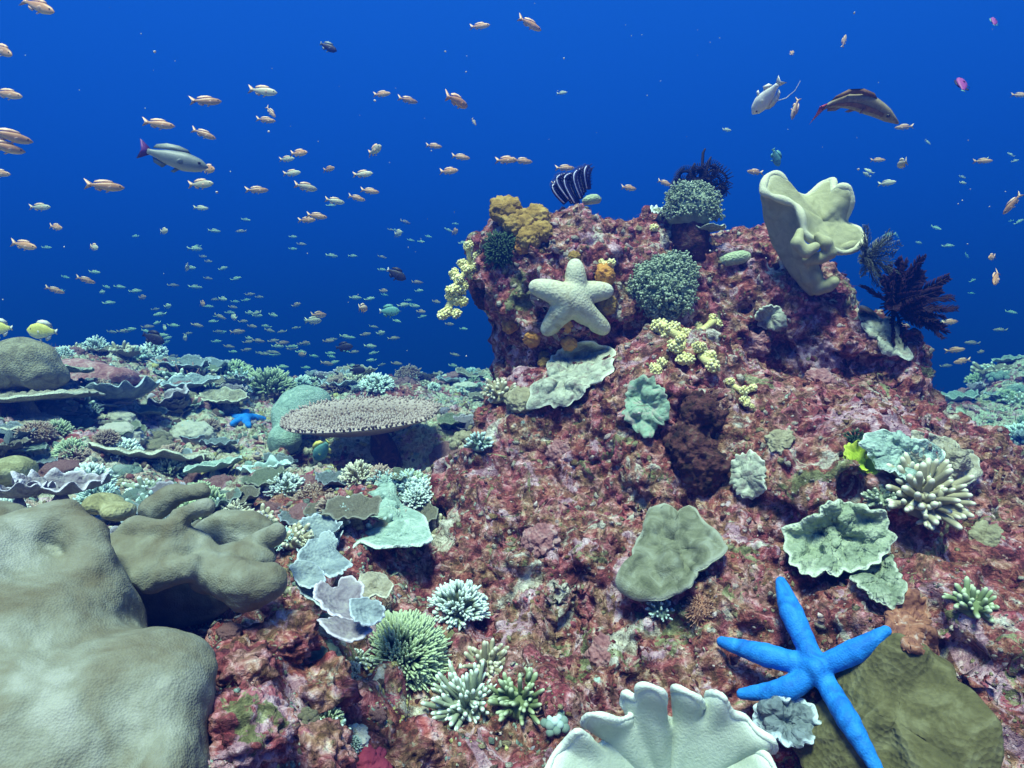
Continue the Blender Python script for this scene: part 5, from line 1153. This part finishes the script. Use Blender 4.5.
while cnt < 150:
    px = rf.gauss(250, 115); py = 370 - abs(rf.gauss(0, 58))
    if px < 5 or px > 476: continue
    if px > 440 and py < 330 : continue
    lim = 372 if px > 120 else 335
    if py > lim: continue
    anthias(px, py, rf.uniform(8.5, 12), rf.gauss(0, 8), pale=rf.random() < .6, flip=rf.random() < .12); cnt += 1
for i in range(26): anthias(rf.uniform(380, 480), rf.uniform(215, 330), rf.uniform(7, 9.5), rf.gauss(-3, 9), pale=rf.random() < .7)
for i in range(18): anthias(rf.uniform(840, 1020), rf.uniform(140, 380), rf.uniform(7, 10), rf.gauss(0, 25), pale=True, flip=rf.random() < .5)
def single(o, label, px, py, l, d, **k): swim(o, px, py, l, d, **k); meta(o, label, 'fish'); return o
single(fish('wrasse', .145, .10, 'f_grey', 'f_grey', mtail='f_purple', fork=.04, tail=.13, tl=.13), 'grey wrasse with purple tail swimming among the anthias on the upper left', 173, 158, 66, 2.0, ang=-14, yaw=12)
w = fish('wrasse', .13, .09, 'f_cream', 'f_brown', mtail='f_red', bend=-1.25, stripe='f_brown', fork=.03, tail=.12, tl=.13)
single(w, 'curved brown striped wrasse with red tail in the blue water above the right slope', 852, 100, 84, 1.7, ang=-4, yaw=0, roll=62)
w = fish('anthias', .20, .10, 'f_white', 'f_white', fork=.07, tail=.12, tl=.16); mb = MB(); tube(mb, [(.0, 0, .2), (-.25, 0, .38), (-.5, 0, .42), (-.72, 0, .36)], [.012, .010, .008, .005], 5, 0, 0); mb.build('trailing_filament', C['f_white'], w)
single(w, 'white fish with a long trailing fin, nose down above the upright cream leather coral', 767, 97, 40, 1.9, ang=-128, yaw=35)
def disc(name, m, mf, mt=None, hh=.30): return fish(name, hh, .08, m, mf, mtail=mt, fork=.02, tail=.10, tl=.10)
single(disc('butterflyfish', 'f_yellow', 'f_white'), 'yellow butterflyfish above the brown dome coral on the left', 43, 331, 27, 2.6, ang=-5, yaw=20, flip=True)
single(disc('butterflyfish', 'f_yellow', 'f_white'), 'yellow butterflyfish cut off by the left edge of the photo', 0, 328, 24, 2.7, yaw=15, flip=True)
single(disc('damselfish', 'f_teal', 'f_yellow', hh=.24), 'yellow and green damselfish in the shade under the table coral', 322, 450, 32, 2.55, ang=50, yaw=-25, flip=True)
single(disc('damselfish', 'f_teal', 'f_teal', 'f_white', hh=.24), 'teal damselfish with pale tail in open water left of the outcrop', 389, 311, 21, 3.6)
single(disc('damselfish', 'f_dark', 'f_dark', 'f_white', hh=.22), 'dark damselfish with pale tail above the teal one', 396, 274, 22, 3.4, ang=-28)
single(disc('damselfish', 'f_dark', 'f_dark', hh=.24), 'dark damselfish over the crest of the left reef', 153, 338, 24, 3.4, ang=-22)
single(disc('damselfish', 'f_dark', 'f_dark', hh=.22), 'dark damselfish over the reef behind the table coral', 344, 347, 18, 4.2, ang=5)
single(disc('damselfish', 'f_dark', 'f_dark', hh=.24), 'dark damselfish low on the crest just above the table coral', 357, 370, 17, 4.2)
single(disc('damselfish', 'f_dark', 'f_grey', hh=.20), 'dark fish with pale belly alone near the top of the photo', 328, 47, 19, 2.9, ang=-25)
single(disc('damselfish', 'f_magenta', 'f_dark', 'f_teal', hh=.22), 'purple fish with teal tail near the right edge of the photo', 962, 85, 28, 2.4, ang=70, yaw=40)
single(disc('damselfish', 'f_magenta', 'f_teal', hh=.20), 'small magenta fish in the top right corner', 994, 22, 20, 2.6, ang=60, yaw=40)
single(disc('damselfish', 'f_teal', 'f_teal', hh=.22), 'teal fish left of the top of the upright cream leather coral', 776, 157, 20, 3.0, ang=-60, yaw=20)
single(disc('damselfish', 'f_dark', 'f_red', hh=.20), 'dark red small fish on the right shoulder of the outcrop', 948, 466, 20, 1.72, ang=50, yaw=20)

mb = MB(); rr = random.Random(12)
for i in range(110):
    dd = rr.uniform(.5, 3.2); ball(mb, P(rr.uniform(-30, 1050), rr.uniform(-20, 420), dd), rr.uniform(.0005, .0010) * (1 + dd * .4), ICO1, 0, .3)
meta(mb.build('drifting_specks', C['white_crust']), 'fine pale specks drifting in the water', 'particles', kind='stuff')

# ------------------------------------------------------------------ the water's own haze
import bmesh
bm = bmesh.new(); bmesh.ops.create_cube(bm, size=1.0)
for v in bm.verts: v.co = ((-60, 60)[v.co.x > 0], (-60, 60)[v.co.y > 0], (-22, 2.6)[v.co.z > 0])
me = bpy.data.meshes.new('haze'); bm.to_mesh(me); bm.free()
hz = bpy.data.objects.new('haze', me); COL.objects.link(hz); hz['kind'] = 'stuff'; hz['label'] = 'blue water haze filling the whole scene'; hz['category'] = 'haze'
m = bpy.data.materials.new('haze'); m.use_nodes = True; t = m.node_tree; t.nodes.clear()
pv = t.nodes.new('ShaderNodeVolumePrincipled'); out = t.nodes.new('ShaderNodeOutputMaterial'); t.links.new(pv.outputs[0], out.inputs['Volume'])
pv.inputs['Color'].default_value = (0.005, 0.047, 0.42, 1); pv.inputs['Absorption Color'].default_value = (0.10, 0.50, 0.68, 1)
pv.inputs['Density'].default_value = HAZE_DENSITY; pv.inputs['Anisotropy'].default_value = 0.42
me.materials.append(m)
bpy.context.view_layer.update()
